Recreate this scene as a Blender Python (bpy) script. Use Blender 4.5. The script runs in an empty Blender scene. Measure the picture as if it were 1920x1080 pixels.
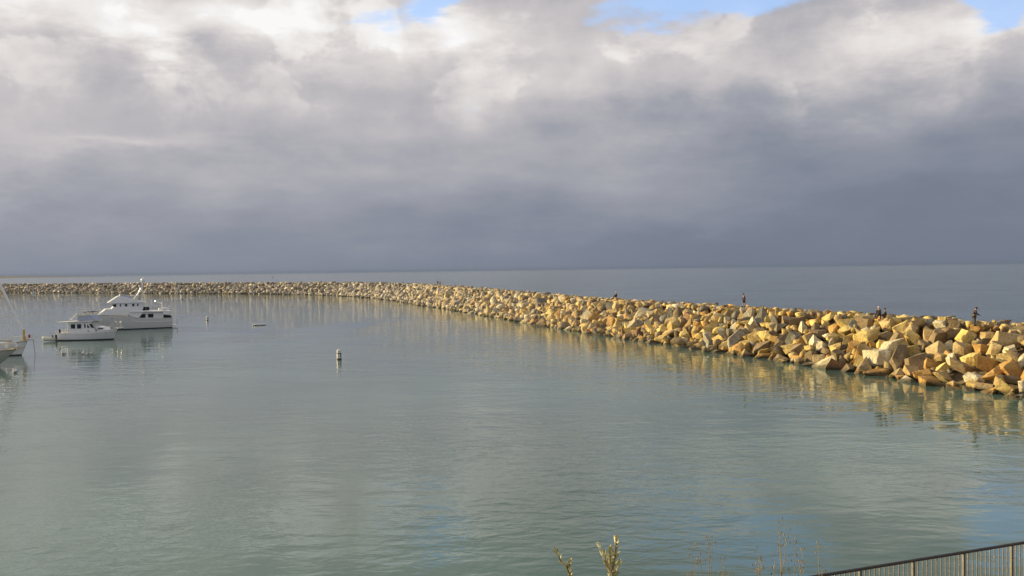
import bpy, bmesh, math, random
import numpy as np
from mathutils import Vector, Matrix, noise as mnoise
R = math.radians
sc = bpy.context.scene
COL = sc.collection
rng = random.Random(11)

# ------------------------------------------------------------------ camera
cam_d = bpy.data.cameras.new('camera'); cam = bpy.data.objects.new('camera', cam_d); COL.objects.link(cam)
cam_d.sensor_width = 36; cam_d.lens = 36*1663/1920; cam_d.clip_start = 0.1; cam_d.clip_end = 60000
CAM = Vector((0, 0, 10.5))
cam.matrix_world = Matrix.Translation(CAM) @ Matrix.Rotation(R(90-1.16), 4, 'X') @ Matrix.Rotation(R(-0.78), 4, 'Z')
sc.camera = cam

# ------------------------------------------------------------------ exposure
sc.view_settings.view_transform = 'Standard'; sc.view_settings.look = 'None'
sc.view_settings.exposure = 0.72; sc.view_settings.gamma = 1
sc.cycles.max_bounces = 6; sc.cycles.diffuse_bounces = 2; sc.cycles.glossy_bounces = 3
sc.cycles.volume_bounces = 0
sc.cycles.use_denoising = True

# ------------------------------------------------------------------ node helpers
class NT:
    """small expression builder for shader node trees"""
    def __init__(s, tree): s.t = tree; s.n = tree.nodes; s.l = tree.links
    def node(s, kind, **kw):
        n = s.n.new(kind)
        for k, v in kw.items(): setattr(n, k, v)
        return n
    def put(s, sock, v):
        if isinstance(v, bpy.types.NodeSocket): s.l.new(v, sock)
        else: sock.default_value = v
    def m(s, op, a, b=0.0, c=0.0, clamp=False):
        n = s.node('ShaderNodeMath', operation=op, use_clamp=clamp)
        s.put(n.inputs[0], a); s.put(n.inputs[1], b); s.put(n.inputs[2], c)
        return n.outputs[0]
    def v(s, op, a, b=(0, 0, 0)):
        n = s.node('ShaderNodeVectorMath', operation=op)
        s.put(n.inputs[0], a); s.put(n.inputs[1], b)
        return n.outputs[0]
    def xyz(s, x, y, z):
        n = s.node('ShaderNodeCombineXYZ'); s.put(n.inputs[0], x); s.put(n.inputs[1], y); s.put(n.inputs[2], z)
        return n.outputs[0]
    def sep(s, v):
        n = s.node('ShaderNodeSeparateXYZ'); s.put(n.inputs[0], v); return n.outputs
    def noise(s, vec, scale, detail=4, rough=0.55, dist=0.0, lac=2.0, col=False):
        n = s.node('ShaderNodeTexNoise')
        s.put(n.inputs['Vector'], vec); n.inputs['Scale'].default_value = scale
        n.inputs['Detail'].default_value = detail; n.inputs['Roughness'].default_value = rough
        n.inputs['Distortion'].default_value = dist; n.inputs['Lacunarity'].default_value = lac
        return n.outputs['Color'] if col else n.outputs['Fac']
    def step(s, x, a, b, lo=0.0, hi=1.0):
        n = s.node('ShaderNodeMapRange', interpolation_type='SMOOTHSTEP')
        s.put(n.inputs[0], x); s.put(n.inputs[1], a); s.put(n.inputs[2], b); s.put(n.inputs[3], lo); s.put(n.inputs[4], hi)
        return n.outputs[0]
    def mix(s, f, a, b, blend='MIX'):
        n = s.node('ShaderNodeMix', data_type='RGBA', blend_type=blend)
        s.put(n.inputs[0], f); s.put(n.inputs[6], a); s.put(n.inputs[7], b)
        return n.outputs[2]
    def ramp(s, f, stops, interp='LINEAR'):
        n = s.node('ShaderNodeValToRGB'); s.put(n.inputs[0], f); e = n.color_ramp.elements
        n.color_ramp.interpolation = interp
        while len(e) < len(stops): e.new(0.5)
        for i, (p, c) in enumerate(stops): e[i].position = p; e[i].color = (*c, 1)
        return n.outputs[0]
    def gauss(s, x, y, cx, cy, sx, sy):
        a = s.m('DIVIDE', s.m('SUBTRACT', x, cx), sx); b = s.m('DIVIDE', s.m('SUBTRACT', y, cy), sy)
        r = s.m('ADD', s.m('MULTIPLY', a, a), s.m('MULTIPLY', b, b))
        return s.m('EXPONENT', s.m('MULTIPLY', r, -1.0))

# ------------------------------------------------------------------ sky
SUN_EL, SUN_AZ = 9.5, -64.0                     # azimuth from +Y towards +X, degrees
world = bpy.data.worlds.new('World'); sc.world = world; world.use_nodes = True
world.node_tree.nodes.clear(); W = NT(world.node_tree)
out = W.node('ShaderNodeOutputWorld'); bg = W.node('ShaderNodeBackground'); W.l.new(bg.outputs[0], out.inputs[0])
bg.inputs[1].default_value = 0.1
sky = W.node('ShaderNodeTexSky', sky_type='NISHITA'); sky.sun_disc = False
sky.sun_elevation = R(SUN_EL); sky.sun_rotation = R(SUN_AZ); sky.altitude = 10; sky.air_density = 1.0; sky.dust_density = 1.0
gen = W.node('ShaderNodeTexCoord').outputs['Generated']
dx, dy, dz = W.sep(gen)
az = W.m('MULTIPLY', W.m('ARCTAN2', dx, dy), 57.2958)
el = W.m('MULTIPLY', W.m('ARCSINE', dz), 57.2958)
# a cloud layer seen from below: structure shrinks and flattens towards the horizon
zz = W.m('ADD', W.m('MAXIMUM', dz, 0.0), 0.30)
lay = W.xyz(W.m('DIVIDE', dx, zz), W.m('DIVIDE', dy, zz), W.m('MULTIPLY', dz, 4.0))
wa = W.noise(lay, 1.6, 6, 0.6); wb = W.noise(W.v('ADD', lay, (7.3, 2.1, 4.4)), 1.8, 7, 0.62)
azw = W.m('ADD', az, W.m('MULTIPLY', W.m('SUBTRACT', wa, 0.5), 20.0))
elw = W.m('ADD', el, W.m('MULTIPLY', W.m('SUBTRACT', wb, 0.5), 9.0))
n_big = W.noise(W.v('ADD', lay, (3.0, 9.0, 1.0)), 1.35, 9, 0.54, 0.3)
n_fin = W.noise(W.v('MULTIPLY', gen, (1, 1, 1.9)), 6.0, 8, 0.55, 0.25)
n_puf = W.noise(W.v('MULTIPLY', gen, (1, 1, 1.5)), 7.5, 9, 0.5, 0.2)
puf2 = W.noise(W.v('ADD', gen, (4.0, 1.0, 7.0)), 17.0, 7, 0.55, 0.3)
# brightness of the cloud base: dark and even towards the horizon, brighter higher up and to the left
L = W.m('ADD', W.step(elw, 0.0, 10.5, 0.27, 0.55), W.step(elw, 9.5, 15.0, 0.0, 0.12))
L = W.m('SUBTRACT', L, W.m('MULTIPLY', W.step(az, -28.0, 26.0, 0.0, 1.0), 0.105))
L = W.m('ADD', L, W.m('MULTIPLY', W.step(az, -60.0, -25.0, 1.0, 0.0), 0.06))
L = W.m('SUBTRACT', L, W.step(W.m('ABSOLUTE', az), 60.0, 110.0, 0.0, 0.13))  # unseen sky beside and behind the camera, darkened to deepen shade on the rocks
for amp, cx, cy, sx, sy in (
        (0.36, -29.5, 15.0, 5.5, 1.9), (0.36, -22.8, 13.3, 3.0, 1.0), (0.34, -15.0, 14.9, 5.5, 1.4), (0.12, -24.0, 8.0, 5.0, 0.7),
        (0.06, -29.0, 8.5, 5.0, 3.0), (-0.06, -15.5, 11.6, 7.0, 1.1), (0.30, -3.2, 14.6, 2.8, 1.1), (0.08, 4.0, 13.2, 8.0, 2.0),
        (0.10, 8.0, 11.3, 6.0, 1.2), (0.26, 20.5, 13.6, 5.0, 1.3), (0.14, 16.5, 11.8, 5.5, 1.3), (0.12, 26.5, 13.3, 3.0, 0.9), (-0.09, 30.0, 7.8, 9.5, 2.3),
        (-0.06, 17.0, 7.0, 9.0, 2.0), (-0.05, 25.0, 4.0, 12.0, 3.0), (-0.07, 17.4, 13.6, 1.3, 0.5),
        (0.25, -36.0, 26.0, 22.0, 7.0), (-0.34, 14.0, 24.0, 20.0, 5.5)):
    L = W.m('ADD', L, W.m('MULTIPLY', W.gauss(azw, elw, cx, cy, sx, sy), amp))
bil = W.m('MULTIPLY', W.step(W.m('ADD', n_puf, W.m('MULTIPLY', W.m('SUBTRACT', puf2, .5), .35)), .50, .565), W.m('MULTIPLY', W.step(elw, 7.5, 12.5), W.step(n_fin, .42, .60)))
L = W.m('ADD', L, W.m('MULTIPLY', bil, 0.15))
namp = W.step(el, 1.5, 12.0, 0.12, 1.0)
tex = W.m('ADD', W.m('MULTIPLY', W.m('SUBTRACT', n_big, 0.5), 0.43), W.m('MULTIPLY', W.m('SUBTRACT', n_fin, 0.5), 0.26))
tex = W.m('ADD', tex, W.m('MULTIPLY', W.m('SUBTRACT', n_puf, 0.5), 0.34))
tex = W.m('ADD', tex, W.m('MULTIPLY', W.m('SUBTRACT', puf2, 0.5), W.step(el, 5.0, 13.0, 0.05, 0.34)))
L = W.m('ADD', L, W.m('MULTIPLY', tex, namp))
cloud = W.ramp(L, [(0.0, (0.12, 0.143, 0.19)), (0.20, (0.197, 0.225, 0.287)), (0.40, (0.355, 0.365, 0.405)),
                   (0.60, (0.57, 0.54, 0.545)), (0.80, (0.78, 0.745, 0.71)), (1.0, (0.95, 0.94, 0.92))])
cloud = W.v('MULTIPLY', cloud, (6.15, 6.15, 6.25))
# gaps of blue between the clouds
g = W.m('MULTIPLY', W.m('ADD', W.m('SUBTRACT', n_big, 0.5), W.m('MULTIPLY', W.m('SUBTRACT', n_puf, 0.5), 1.3)), 1.3)
for amp, cx, cy, sx, sy in ((1.5, -4.6, 16.3, 2.3, 1.6), (1.35, 14.0, 16.8, 7.0, 1.4), (1.4, 27.3, 14.9, 1.8, 1.4), (0.65, 7.0, 15.6, 1.8, 0.9),
                            (0.12, 12.0, 24.5, 24.0, 4.5), (0.5, -24.0, 14.4, 1.2, 0.4), (0.5, -8.5, 15.4, 1.2, 0.6)):
    g = W.m('ADD', g, W.m('MULTIPLY', W.gauss(azw, elw, cx, cy, sx, sy), amp))
gap = W.step(g, 0.36, 1.0, 0.0, 0.80)
clear = W.mix(0.85, sky.outputs[0], (2.7, 4.2, 7.0, 1))
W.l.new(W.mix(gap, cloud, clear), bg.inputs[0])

# ------------------------------------------------------------------ sun
sd = bpy.data.lights.new('sun', 'SUN'); sd.energy = 5.0; sd.angle = R(0.5); sd.color = (1.0, 0.77, 0.385)
sun = bpy.data.objects.new('sun', sd); COL.objects.link(sun)
to_sun = Vector((math.sin(R(SUN_AZ))*math.cos(R(SUN_EL)), math.cos(R(SUN_AZ))*math.cos(R(SUN_EL)), math.sin(R(SUN_EL))))
sun.rotation_euler = to_sun.to_track_quat('Z', 'Y').to_euler(); sun.location = (-60, 0, 60)

# ------------------------------------------------------------------ materials
def new_mat(name):
    m = bpy.data.materials.new(name); m.use_nodes = True; m.node_tree.nodes.clear()
    N = NT(m.node_tree); o = N.node('ShaderNodeOutputMaterial'); p = N.node('ShaderNodeBsdfPrincipled')
    N.l.new(p.outputs[0], o.inputs[0]); return m, N, p
def flat(name, col, rough=0.5, metal=0.0, var=0.12, scale=3.0, bump=0.0, spec=0.5):
    """paint, rubber, cloth...: a base colour with faint uneven weathering"""
    m, N, p = new_mat(name)
    tc = N.node('ShaderNodeTexCoord').outputs['Object']
    n = N.noise(tc, scale, 5, 0.65)
    c = N.mix(N.step(n, 0.3, 0.75), tuple(x*(1-var) for x in col)+(1,), tuple(min(1, x*(1+var*.5)) for x in col)+(1,))
    N.put(p.inputs['Base Color'], c); p.inputs['Roughness'].default_value = rough; p.inputs['Metallic'].default_value = metal
    p.inputs['Specular IOR Level'].default_value = spec
    if bump:
        b = N.node('ShaderNodeBump'); b.inputs['Distance'].default_value = bump; N.put(b.inputs['Height'], N.noise(tc, scale*6, 4)); N.l.new(b.outputs[0], p.inputs['Normal'])
    return m
M = dict(
    white=flat('white_gelcoat', (.85, .86, .88), .28, var=.05), offwhite=flat('offwhite_paint', (.78, .78, .74), .4, var=.08),
    hullgrey=flat('pale_hull_paint', (.66, .67, .66), .35, var=.07), cream=flat('cream_hull', (.62, .60, .53), .4, var=.1),
    boot=flat('antifouling', (.05, .055, .06), .6), glass=flat('tinted_glass', (.015, .018, .025), .08, var=.2),
    steel=flat('stainless', (.62, .62, .62), .3, .9), dark=flat('dark_fabric', (.02, .02, .024), .85),
    teak=flat('teak_deck', (.32, .24, .15), .7), canvas=flat('pale_canvas', (.50, .53, .50), .85), blue=flat('bluish_canvas', (.42, .46, .58), .8),
    yellow=flat('yellow_cover', (.70, .45, .08), .7), red=flat('red_plastic', (.45, .06, .04), .5), hypalon=flat('dinghy_rubber', (.74, .73, .60), .55),
    buoy=flat('buoy_plastic', (.78, .78, .76), .45, var=.1, scale=6), band=flat('dark_band', (.03, .03, .035), .6), rust=flat('rust_stained_steel', (.18, .12, .08), .8),
    skin=flat('skin', (.42, .25, .17), .6), jacket=flat('dark_jacket', (.022, .022, .03), .9), jacket2=flat('brown_jacket', (.06, .045, .03), .9),
    maroon=flat('maroon_shirt', (.05, .028, .034), .9), shorts=flat('dark_shorts', (.015, .014, .017), .9), jeans=flat('jeans', (.06, .06, .075), .9),
    cap=flat('pale_cap', (.7, .7, .68), .8), hair=flat('dark_hair', (.02, .015, .012), .7), feather=flat('gull_white', (.80, .79, .76), .8), wing=flat('gull_grey', (.35, .36, .38), .8),
    beak=flat('gull_beak', (.65, .4, .06), .5), railing=flat('bronze_rail_paint', (.055, .045, .038), .45, var=.3), picket=flat('picket_paint', (.17, .16, .145), .4, var=.25, scale=9),
    leaf=flat('leaf_yellow_green', (.46, .46, .16), .6, var=.4, scale=25), leaf_pale=flat('leaf_silver', (.66, .66, .46), .6, var=.3, scale=25),
    stem=flat('woody_stem', (.26, .18, .08), .8), straw=flat('dry_straw', (.42, .31, .12), .8, var=.3, scale=30), seed=flat('seed_head', (.17, .14, .09), .9),
    bag=flat('beige_bag', (.52, .46, .32), .8), headland=flat('headland_scrub', (.012, .022, .036), .95, scale=.004), concrete=flat('seawall_concrete', (.34, .33, .30), .9, var=.3, scale=.8, bump=.01))

def rock_material():
    m, N, p = new_mat('breakwater_stone')
    at = N.node('ShaderNodeAttribute'); at.attribute_name = 'tone'
    pos = N.node('ShaderNodeNewGeometry').outputs['Position']
    n1 = N.noise(pos, 0.9, 7, 0.62, 0.4); n2 = N.noise(pos, 5.5, 6, 0.7); n3 = N.noise(N.v('MULTIPLY', pos, (1, 1, 2.5)), 2.2, 5, 0.6, 1.2)
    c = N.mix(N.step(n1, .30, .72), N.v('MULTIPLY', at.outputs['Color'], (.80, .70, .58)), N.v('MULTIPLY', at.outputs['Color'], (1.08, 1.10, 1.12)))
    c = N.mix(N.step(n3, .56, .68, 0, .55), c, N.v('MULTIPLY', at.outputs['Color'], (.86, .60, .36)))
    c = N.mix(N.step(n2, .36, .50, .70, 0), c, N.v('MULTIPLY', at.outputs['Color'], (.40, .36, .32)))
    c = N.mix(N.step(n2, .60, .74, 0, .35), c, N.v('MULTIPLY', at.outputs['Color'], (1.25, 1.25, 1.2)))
    z = N.sep(pos)[2]
    wet = N.step(N.m('ADD', z, N.m('MULTIPLY', N.m('SUBTRACT', n1, .5), .7)), 0.14, 0.50, .85, 0)
    c = N.mix(wet, c, (.045, .038, .020, 1))
    N.put(p.inputs['Base Color'], c); N.put(p.inputs['Roughness'], N.m('SUBTRACT', .92, N.m('MULTIPLY', wet, .4)))
    p.inputs['Specular IOR Level'].default_value = .3
    b = N.node('ShaderNodeBump'); b.inputs['Distance'].default_value = 0.24; b.inputs['Strength'].default_value = .9
    h = N.m('ADD', N.noise(pos, 1.7, 8, .62, .3), N.m('MULTIPLY', n2, .35))
    N.put(b.inputs['Height'], h); N.l.new(b.outputs[0], p.inputs['Normal'])
    return m
M['rock'] = rock_material()

def core_material():
    m, N, p = new_mat('crest_rubble')
    pos = N.node('ShaderNodeNewGeometry').outputs['Position']
    n = N.noise(pos, 1.4, 8, .7)
    N.put(p.inputs['Base Color'], N.ramp(n, [(.25, (.05, .04, .028)), (.5, (.15, .115, .07)), (.75, (.27, .21, .13))]))
    p.inputs['Roughness'].default_value = .95
    b = N.node('ShaderNodeBump'); b.inputs['Distance'].default_value = .3; N.put(b.inputs['Height'], N.noise(pos, 2.2, 8, .7)); N.l.new(b.outputs[0], p.inputs['Normal'])
    return m
M['core'] = core_material()

def water_material(name, body, chop, swell, rough, patchy):
    m, N, p = new_mat(name)
    pos = N.node('ShaderNodeNewGeometry').outputs['Position']
    # patches where a breath of wind ruffles the surface, and slicks where it does not
    pa = N.noise(N.v('MULTIPLY', pos, (1, .55, 1)), 0.022, 5, 0.6, 0.6)
    act = N.step(pa, .38, .62, 1-patchy, 1.0)
    if name == 'harbour_water':                       # slack water in the lee of the breakwater
        px_, py_, _z = N.sep(pos)
        lee = N.m('ADD', N.m('MULTIPLY', N.m('SUBTRACT', px_, 39.6), .952), N.m('MULTIPLY', N.m('SUBTRACT', py_, 68.0), .306))
        act = N.m('MULTIPLY', act, N.step(lee, -42.0, -6.0, 1.0, .6))
    q = N.v('MULTIPLY', pos, (.62, 1.0, 1.0))
    h = N.m('MULTIPLY', N.noise(q, 1.25, 3, .52, .5), .36*chop)
    h = N.m('ADD', h, N.m('MULTIPLY', N.noise(N.v('ADD', q, (5, 3, 1)), 3.6, 2, .5, .3), .055*chop))
    h = N.m('MULTIPLY', h, act)
    h = N.m('ADD', h, N.m('MULTIPLY', N.noise(N.v('MULTIPLY', pos, (.5, 1, 1)), 0.30, 3, .5, .3), swell))
    b = N.node('ShaderNodeBump'); b.inputs['Distance'].default_value = 1.0; N.put(b.inputs['Height'], h)
    cn = N.noise(N.v('ADD', pos, (40, 0, 0)), .03, 4, .6)
    N.put(p.inputs['Base Color'], N.mix(N.step(cn, .35, .65), tuple(x*.82 for x in body)+(1,), tuple(x*1.15 for x in body)+(1,)))
    p.inputs['IOR'].default_value = 1.36 if name == 'ocean_water' else 1.42; p.inputs['Roughness'].default_value = rough
    N.l.new(b.outputs[0], p.inputs['Normal'])
    return m
M['harbour'] = water_material('harbour_water', (.082, .152, .130), .16, .060, .02, .86)
M['ocean'] = water_material('ocean_water', (.072, .120, .165), 1.0, .55, .18, .3)

# ------------------------------------------------------------------ mesh helpers
def link(name, me, mat=None, parent=None, loc=None, smooth=False):
    o = bpy.data.objects.new(name, me); COL.objects.link(o)
    if mat:
        for mm in (mat if isinstance(mat, (list, tuple)) else [mat]): me.materials.append(mm)
    if parent: o.parent = parent
    if loc is not None: o.location = loc
    if smooth: me.polygons.foreach_set('use_smooth', [True]*len(me.polygons))
    return o
def tag(o, label=None, cat=None, group=None, kind=None):
    if label: o['label'] = label
    if cat: o['category'] = cat
    if group: o['group'] = group
    if kind: o['kind'] = kind
    return o
def empty(name, loc=(0, 0, 0), rz=0.0):
    o = bpy.data.objects.new(name, None); COL.objects.link(o); o.location = loc; o.rotation_euler = (0, 0, rz); return o
class MB:
    """collects simple solids into one mesh"""
    def __init__(s): s.v = []; s.f = []; s.mi = []
    def add(s, vs, fs, mi=0):
        k = len(s.v); s.v += [tuple(v) for v in vs]; s.f += [tuple(i+k for i in f) for f in fs]; s.mi += [mi]*len(fs); return s
    def box(s, c, d, rot=None, mi=0, taper=1.0):
        x, y, z = (a/2 for a in d); vs = []
        for sz in (-1, 1):
            k = taper if sz > 0 else 1
            for sx, sy in ((-1, -1), (1, -1), (1, 1), (-1, 1)): vs.append(Vector((sx*x*k, sy*y*k, sz*z)))
        if rot: vs = [rot @ v for v in vs]
        return s.add([v+Vector(c) for v in vs], [(0, 3, 2, 1), (4, 5, 6, 7), (0, 1, 5, 4), (1, 2, 6, 5), (2, 3, 7, 6), (3, 0, 4, 7)], mi)
    def tube(s, pts, r, n=6, mi=0, r2=None):
        pts = [Vector(p) for p in pts]; vs = []; fs = []; L = len(pts)
        for i, p in enumerate(pts):
            d = (pts[min(i+1, L-1)]-pts[max(i-1, 0)]).normalized()
            u = d.orthogonal().normalized() if abs(d.z) < .9 else Vector((1, 0, 0)); w = d.cross(u).normalized(); u = w.cross(d)
            rr = r if r2 is None else r+(r2-r)*i/(L-1)
            for k in range(n):
                a = 2*math.pi*k/n; vs.append(p+u*math.cos(a)*rr+w*math.sin(a)*rr)
        for i in range(L-1):
            for k in range(n): fs.append((i*n+k, i*n+(k+1) % n, (i+1)*n+(k+1) % n, (i+1)*n+k))
        fs.append(tuple(range(n))[::-1]); fs.append(tuple((L-1)*n+k for k in range(n)))
        return s.add(vs, fs, mi)
    def lathe(s, prof, c=(0, 0, 0), n=16, axis=None, mi=0, mis=None):
        vs = []; fs = []; q = Vector((0, 0, 1)).rotation_difference(Vector(axis)).to_matrix() if axis else Matrix.Identity(3)
        for r, z in prof:
            for k in range(n):
                a = 2*math.pi*k/n; vs.append(q @ Vector((math.cos(a)*r, math.sin(a)*r, z))+Vector(c))
        k0 = len(s.f)
        for i in range(len(prof)-1):
            for k in range(n): fs.append((i*n+k, i*n+(k+1) % n, (i+1)*n+(k+1) % n, (i+1)*n+k))
        fs.append(tuple(range(n))[::-1]); fs.append(tuple((len(prof)-1)*n+k for k in range(n)))
        s.add(vs, fs, mi)
        if mis:
            for i, mm in enumerate(mis):
                for k in range(n): s.mi[k0+i*n+k] = mm
        return s
    def ball(s, c, r, sx=1, sy=1, sz=1, n=12, mi=0, rot=None):
        vs = []; fs = []; m = n//2
        for i in range(m+1):
            t = math.pi*i/m
            for k in range(n):
                a = 2*math.pi*k/n
                v = Vector((math.sin(t)*math.cos(a)*r*sx, math.sin(t)*math.sin(a)*r*sy, -math.cos(t)*r*sz))
                if rot: v = rot @ v
                vs.append(v+Vector(c))
        for i in range(m):
            for k in range(n): fs.append((i*n+k, i*n+(k+1) % n, (i+1)*n+(k+1) % n, (i+1)*n+k))
        return s.add(vs, fs, mi)
    def prism(s, prof, w0, w1=None, zr=None, mi=0):
        """side profile (x, z) extruded across y; the half width goes from w0 at the lowest z to w1 at the highest"""
        w1 = w0 if w1 is None else w1; z0, z1 = zr or (min(p[1] for p in prof), max(p[1] for p in prof)); n = len(prof)
        hw = lambda z: w0+(w1-w0)*(z-z0)/max(1e-6, z1-z0)
        vs = [(x, -hw(z), z) for x, z in prof]+[(x, hw(z), z) for x, z in prof]
        area = sum(prof[i][0]*prof[(i+1) % n][1]-prof[(i+1) % n][0]*prof[i][1] for i in range(n))
        a, b = tuple(range(n)), tuple(range(2*n-1, n-1, -1))
        fs = [a, b]+[(i, i+n, (i+1) % n+n, (i+1) % n) for i in range(n)]
        if area < 0: fs = [f[::-1] for f in fs]
        return s.add(vs, fs, mi)
    def build(s, name, mat, parent=None, smooth=False, bevel=0.0, loc=None):
        me = bpy.data.meshes.new(name); me.from_pydata(s.v, [], s.f); me.update()
        bm = bmesh.new(); bm.from_mesh(me); bmesh.ops.remove_doubles(bm, verts=bm.verts, dist=1e-5)
        for i, f in enumerate(bm.faces): pass
        bmesh.ops.recalc_face_normals(bm, faces=bm.faces)
        if bevel: bmesh.ops.bevel(bm, geom=bm.edges[:], offset=bevel, segments=2, affect='EDGES', clamp_overlap=True)
        bm.to_mesh(me); bm.free()
        if len(s.f) == len(me.polygons) and any(s.mi): me.polygons.foreach_set('material_index', s.mi)
        o = link(name, me, mat, parent, loc, smooth)
        return o

def hor(px): return 518.5-26.0*px/1920            # measured horizon row of the photograph, used to read distances off it
def spot(px, py_water):
    """world point on the water for a waterline position measured in the photograph"""
    d = 1663*10.5/(py_water-hor(px)); return Vector(((px-960)/1663*d, d, 0))

# ------------------------------------------------------------------ breakwater geometry
WL = [(58, 10), (50, 35), (39.6, 69), (35.6, 80.5), (31.2, 93), (27.2, 105), (18.9, 127), (12.0, 146), (0.2, 184), (-13, 229), (-30, 281), (-47, 335), (-64, 376),
      (-90, 417), (-131, 456), (-182, 492), (-268, 545), (-360, 601), (-470, 668), (-640, 770)]
def resample(pts, step):
    pts = [Vector(p) for p in pts]
    for _ in range(3):
        q = [pts[0]]
        for a, b in zip(pts, pts[1:]): q += [a*.75+b*.25, a*.25+b*.75]
        pts = q+[pts[-1]]
    out = [pts[0]]; acc = 0
    for a, b in zip(pts, pts[1:]):
        l = (b-a).length; t = step-acc
        while t <= l: out.append(a+(b-a)*t/l); t += step
        acc = (acc+l) % step
    return out
PATH = resample(WL, 1.0)
NP_ = len(PATH)
def frame(s):
    i = max(1, min(NP_-2, int(s))); f = min(1, max(0, s-i)); p = PATH[i]*(1-f)+PATH[i+1]*f
    d = (PATH[min(NP_-1, i+4)]-PATH[max(0, i-4)]).normalized(); return p, d, Vector((d.y, -d.x))
def crest_h(s): return 5.1+0.8*max(0, min(1, (s-180)/130))
def section(q, s):
    """height of the core mound at distance q in from the harbour waterline"""
    c = crest_h(s)-0.35; q1 = c/0.62; q2 = q1+5.0
    if q < q1: return 0.62*q-0.30
    if q < q2: return c-0.30
    return c-0.30-(q-q2)*0.6
def on_mound(s, q):
    p, d, n = frame(s); return Vector((p.x+n.x*q, p.y+n.y*q, section(q, s)))

QS = [-6, -3, 0, 2, 4, 6, 7.4, 8.4, 9.6, 11, 12.4, 13.6, 15.5, 18, 22, 27]
vs, fs = [], []
ns = list(range(2, NP_-2, 3))
for s in ns:
    for q in QS:
        v = on_mound(s, q); v.z -= (.85 if q < crest_h(s)/.62-.6 or q > crest_h(s)/.62+5.4 else 0); v.z += mnoise.noise(v*.35)*.22 if 0 < q < 22 else 0; vs.append(v)
for i in range(len(ns)-1):
    for j in range(len(QS)-1):
        a = i*len(QS)+j; fs.append((a, a+1, a+len(QS)+1, a+len(QS)))
me = bpy.data.meshes.new('breakwater_core'); me.from_pydata(vs, [], fs)
bm = bmesh.new(); bm.from_mesh(me); bmesh.ops.recalc_face_normals(bm, faces=bm.faces); bm.to_mesh(me); bm.free()
tag(link('breakwater_mound', me, M['core'], smooth=True), 'brown rubble mound and walkway under the armour stones of the breakwater', None, kind='structure')

# ------------------------------------------------------------------ water
me = bpy.data.meshes.new('ocean')
me.from_pydata([(-26000, -60, 0), (26000, -60, 0), (26000, 26000, 0), (-26000, 26000, 0)], [], [(0, 1, 2, 3)])
tag(link('ocean_water', me, M['ocean']), 'grey open ocean beyond the breakwater', None, kind='structure')
edge = []
for s in range(3, NP_-3, 6):
    p, d, n = frame(s); edge.append((p.x+n.x*9.5, p.y+n.y*9.5, 0.02))
hv = [(55, -50, .02)]+edge+[(-1400, 1230, .02), (-1400, -50, .02)]
me = bpy.data.meshes.new('harbour'); me.from_pydata(hv, [], [tuple(range(len(hv)))])
bm = bmesh.new(); bm.from_mesh(me); bmesh.ops.triangulate(bm, faces=bm.faces); bmesh.ops.recalc_face_normals(bm, faces=bm.faces)
for f in bm.faces:
    if f.normal.z < 0: f.normal_flip()
bm.to_mesh(me); bm.free()
tag(link('harbour_water', me, M['harbour']), 'calm grey green water inside the harbour', None, kind='structure')

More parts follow.
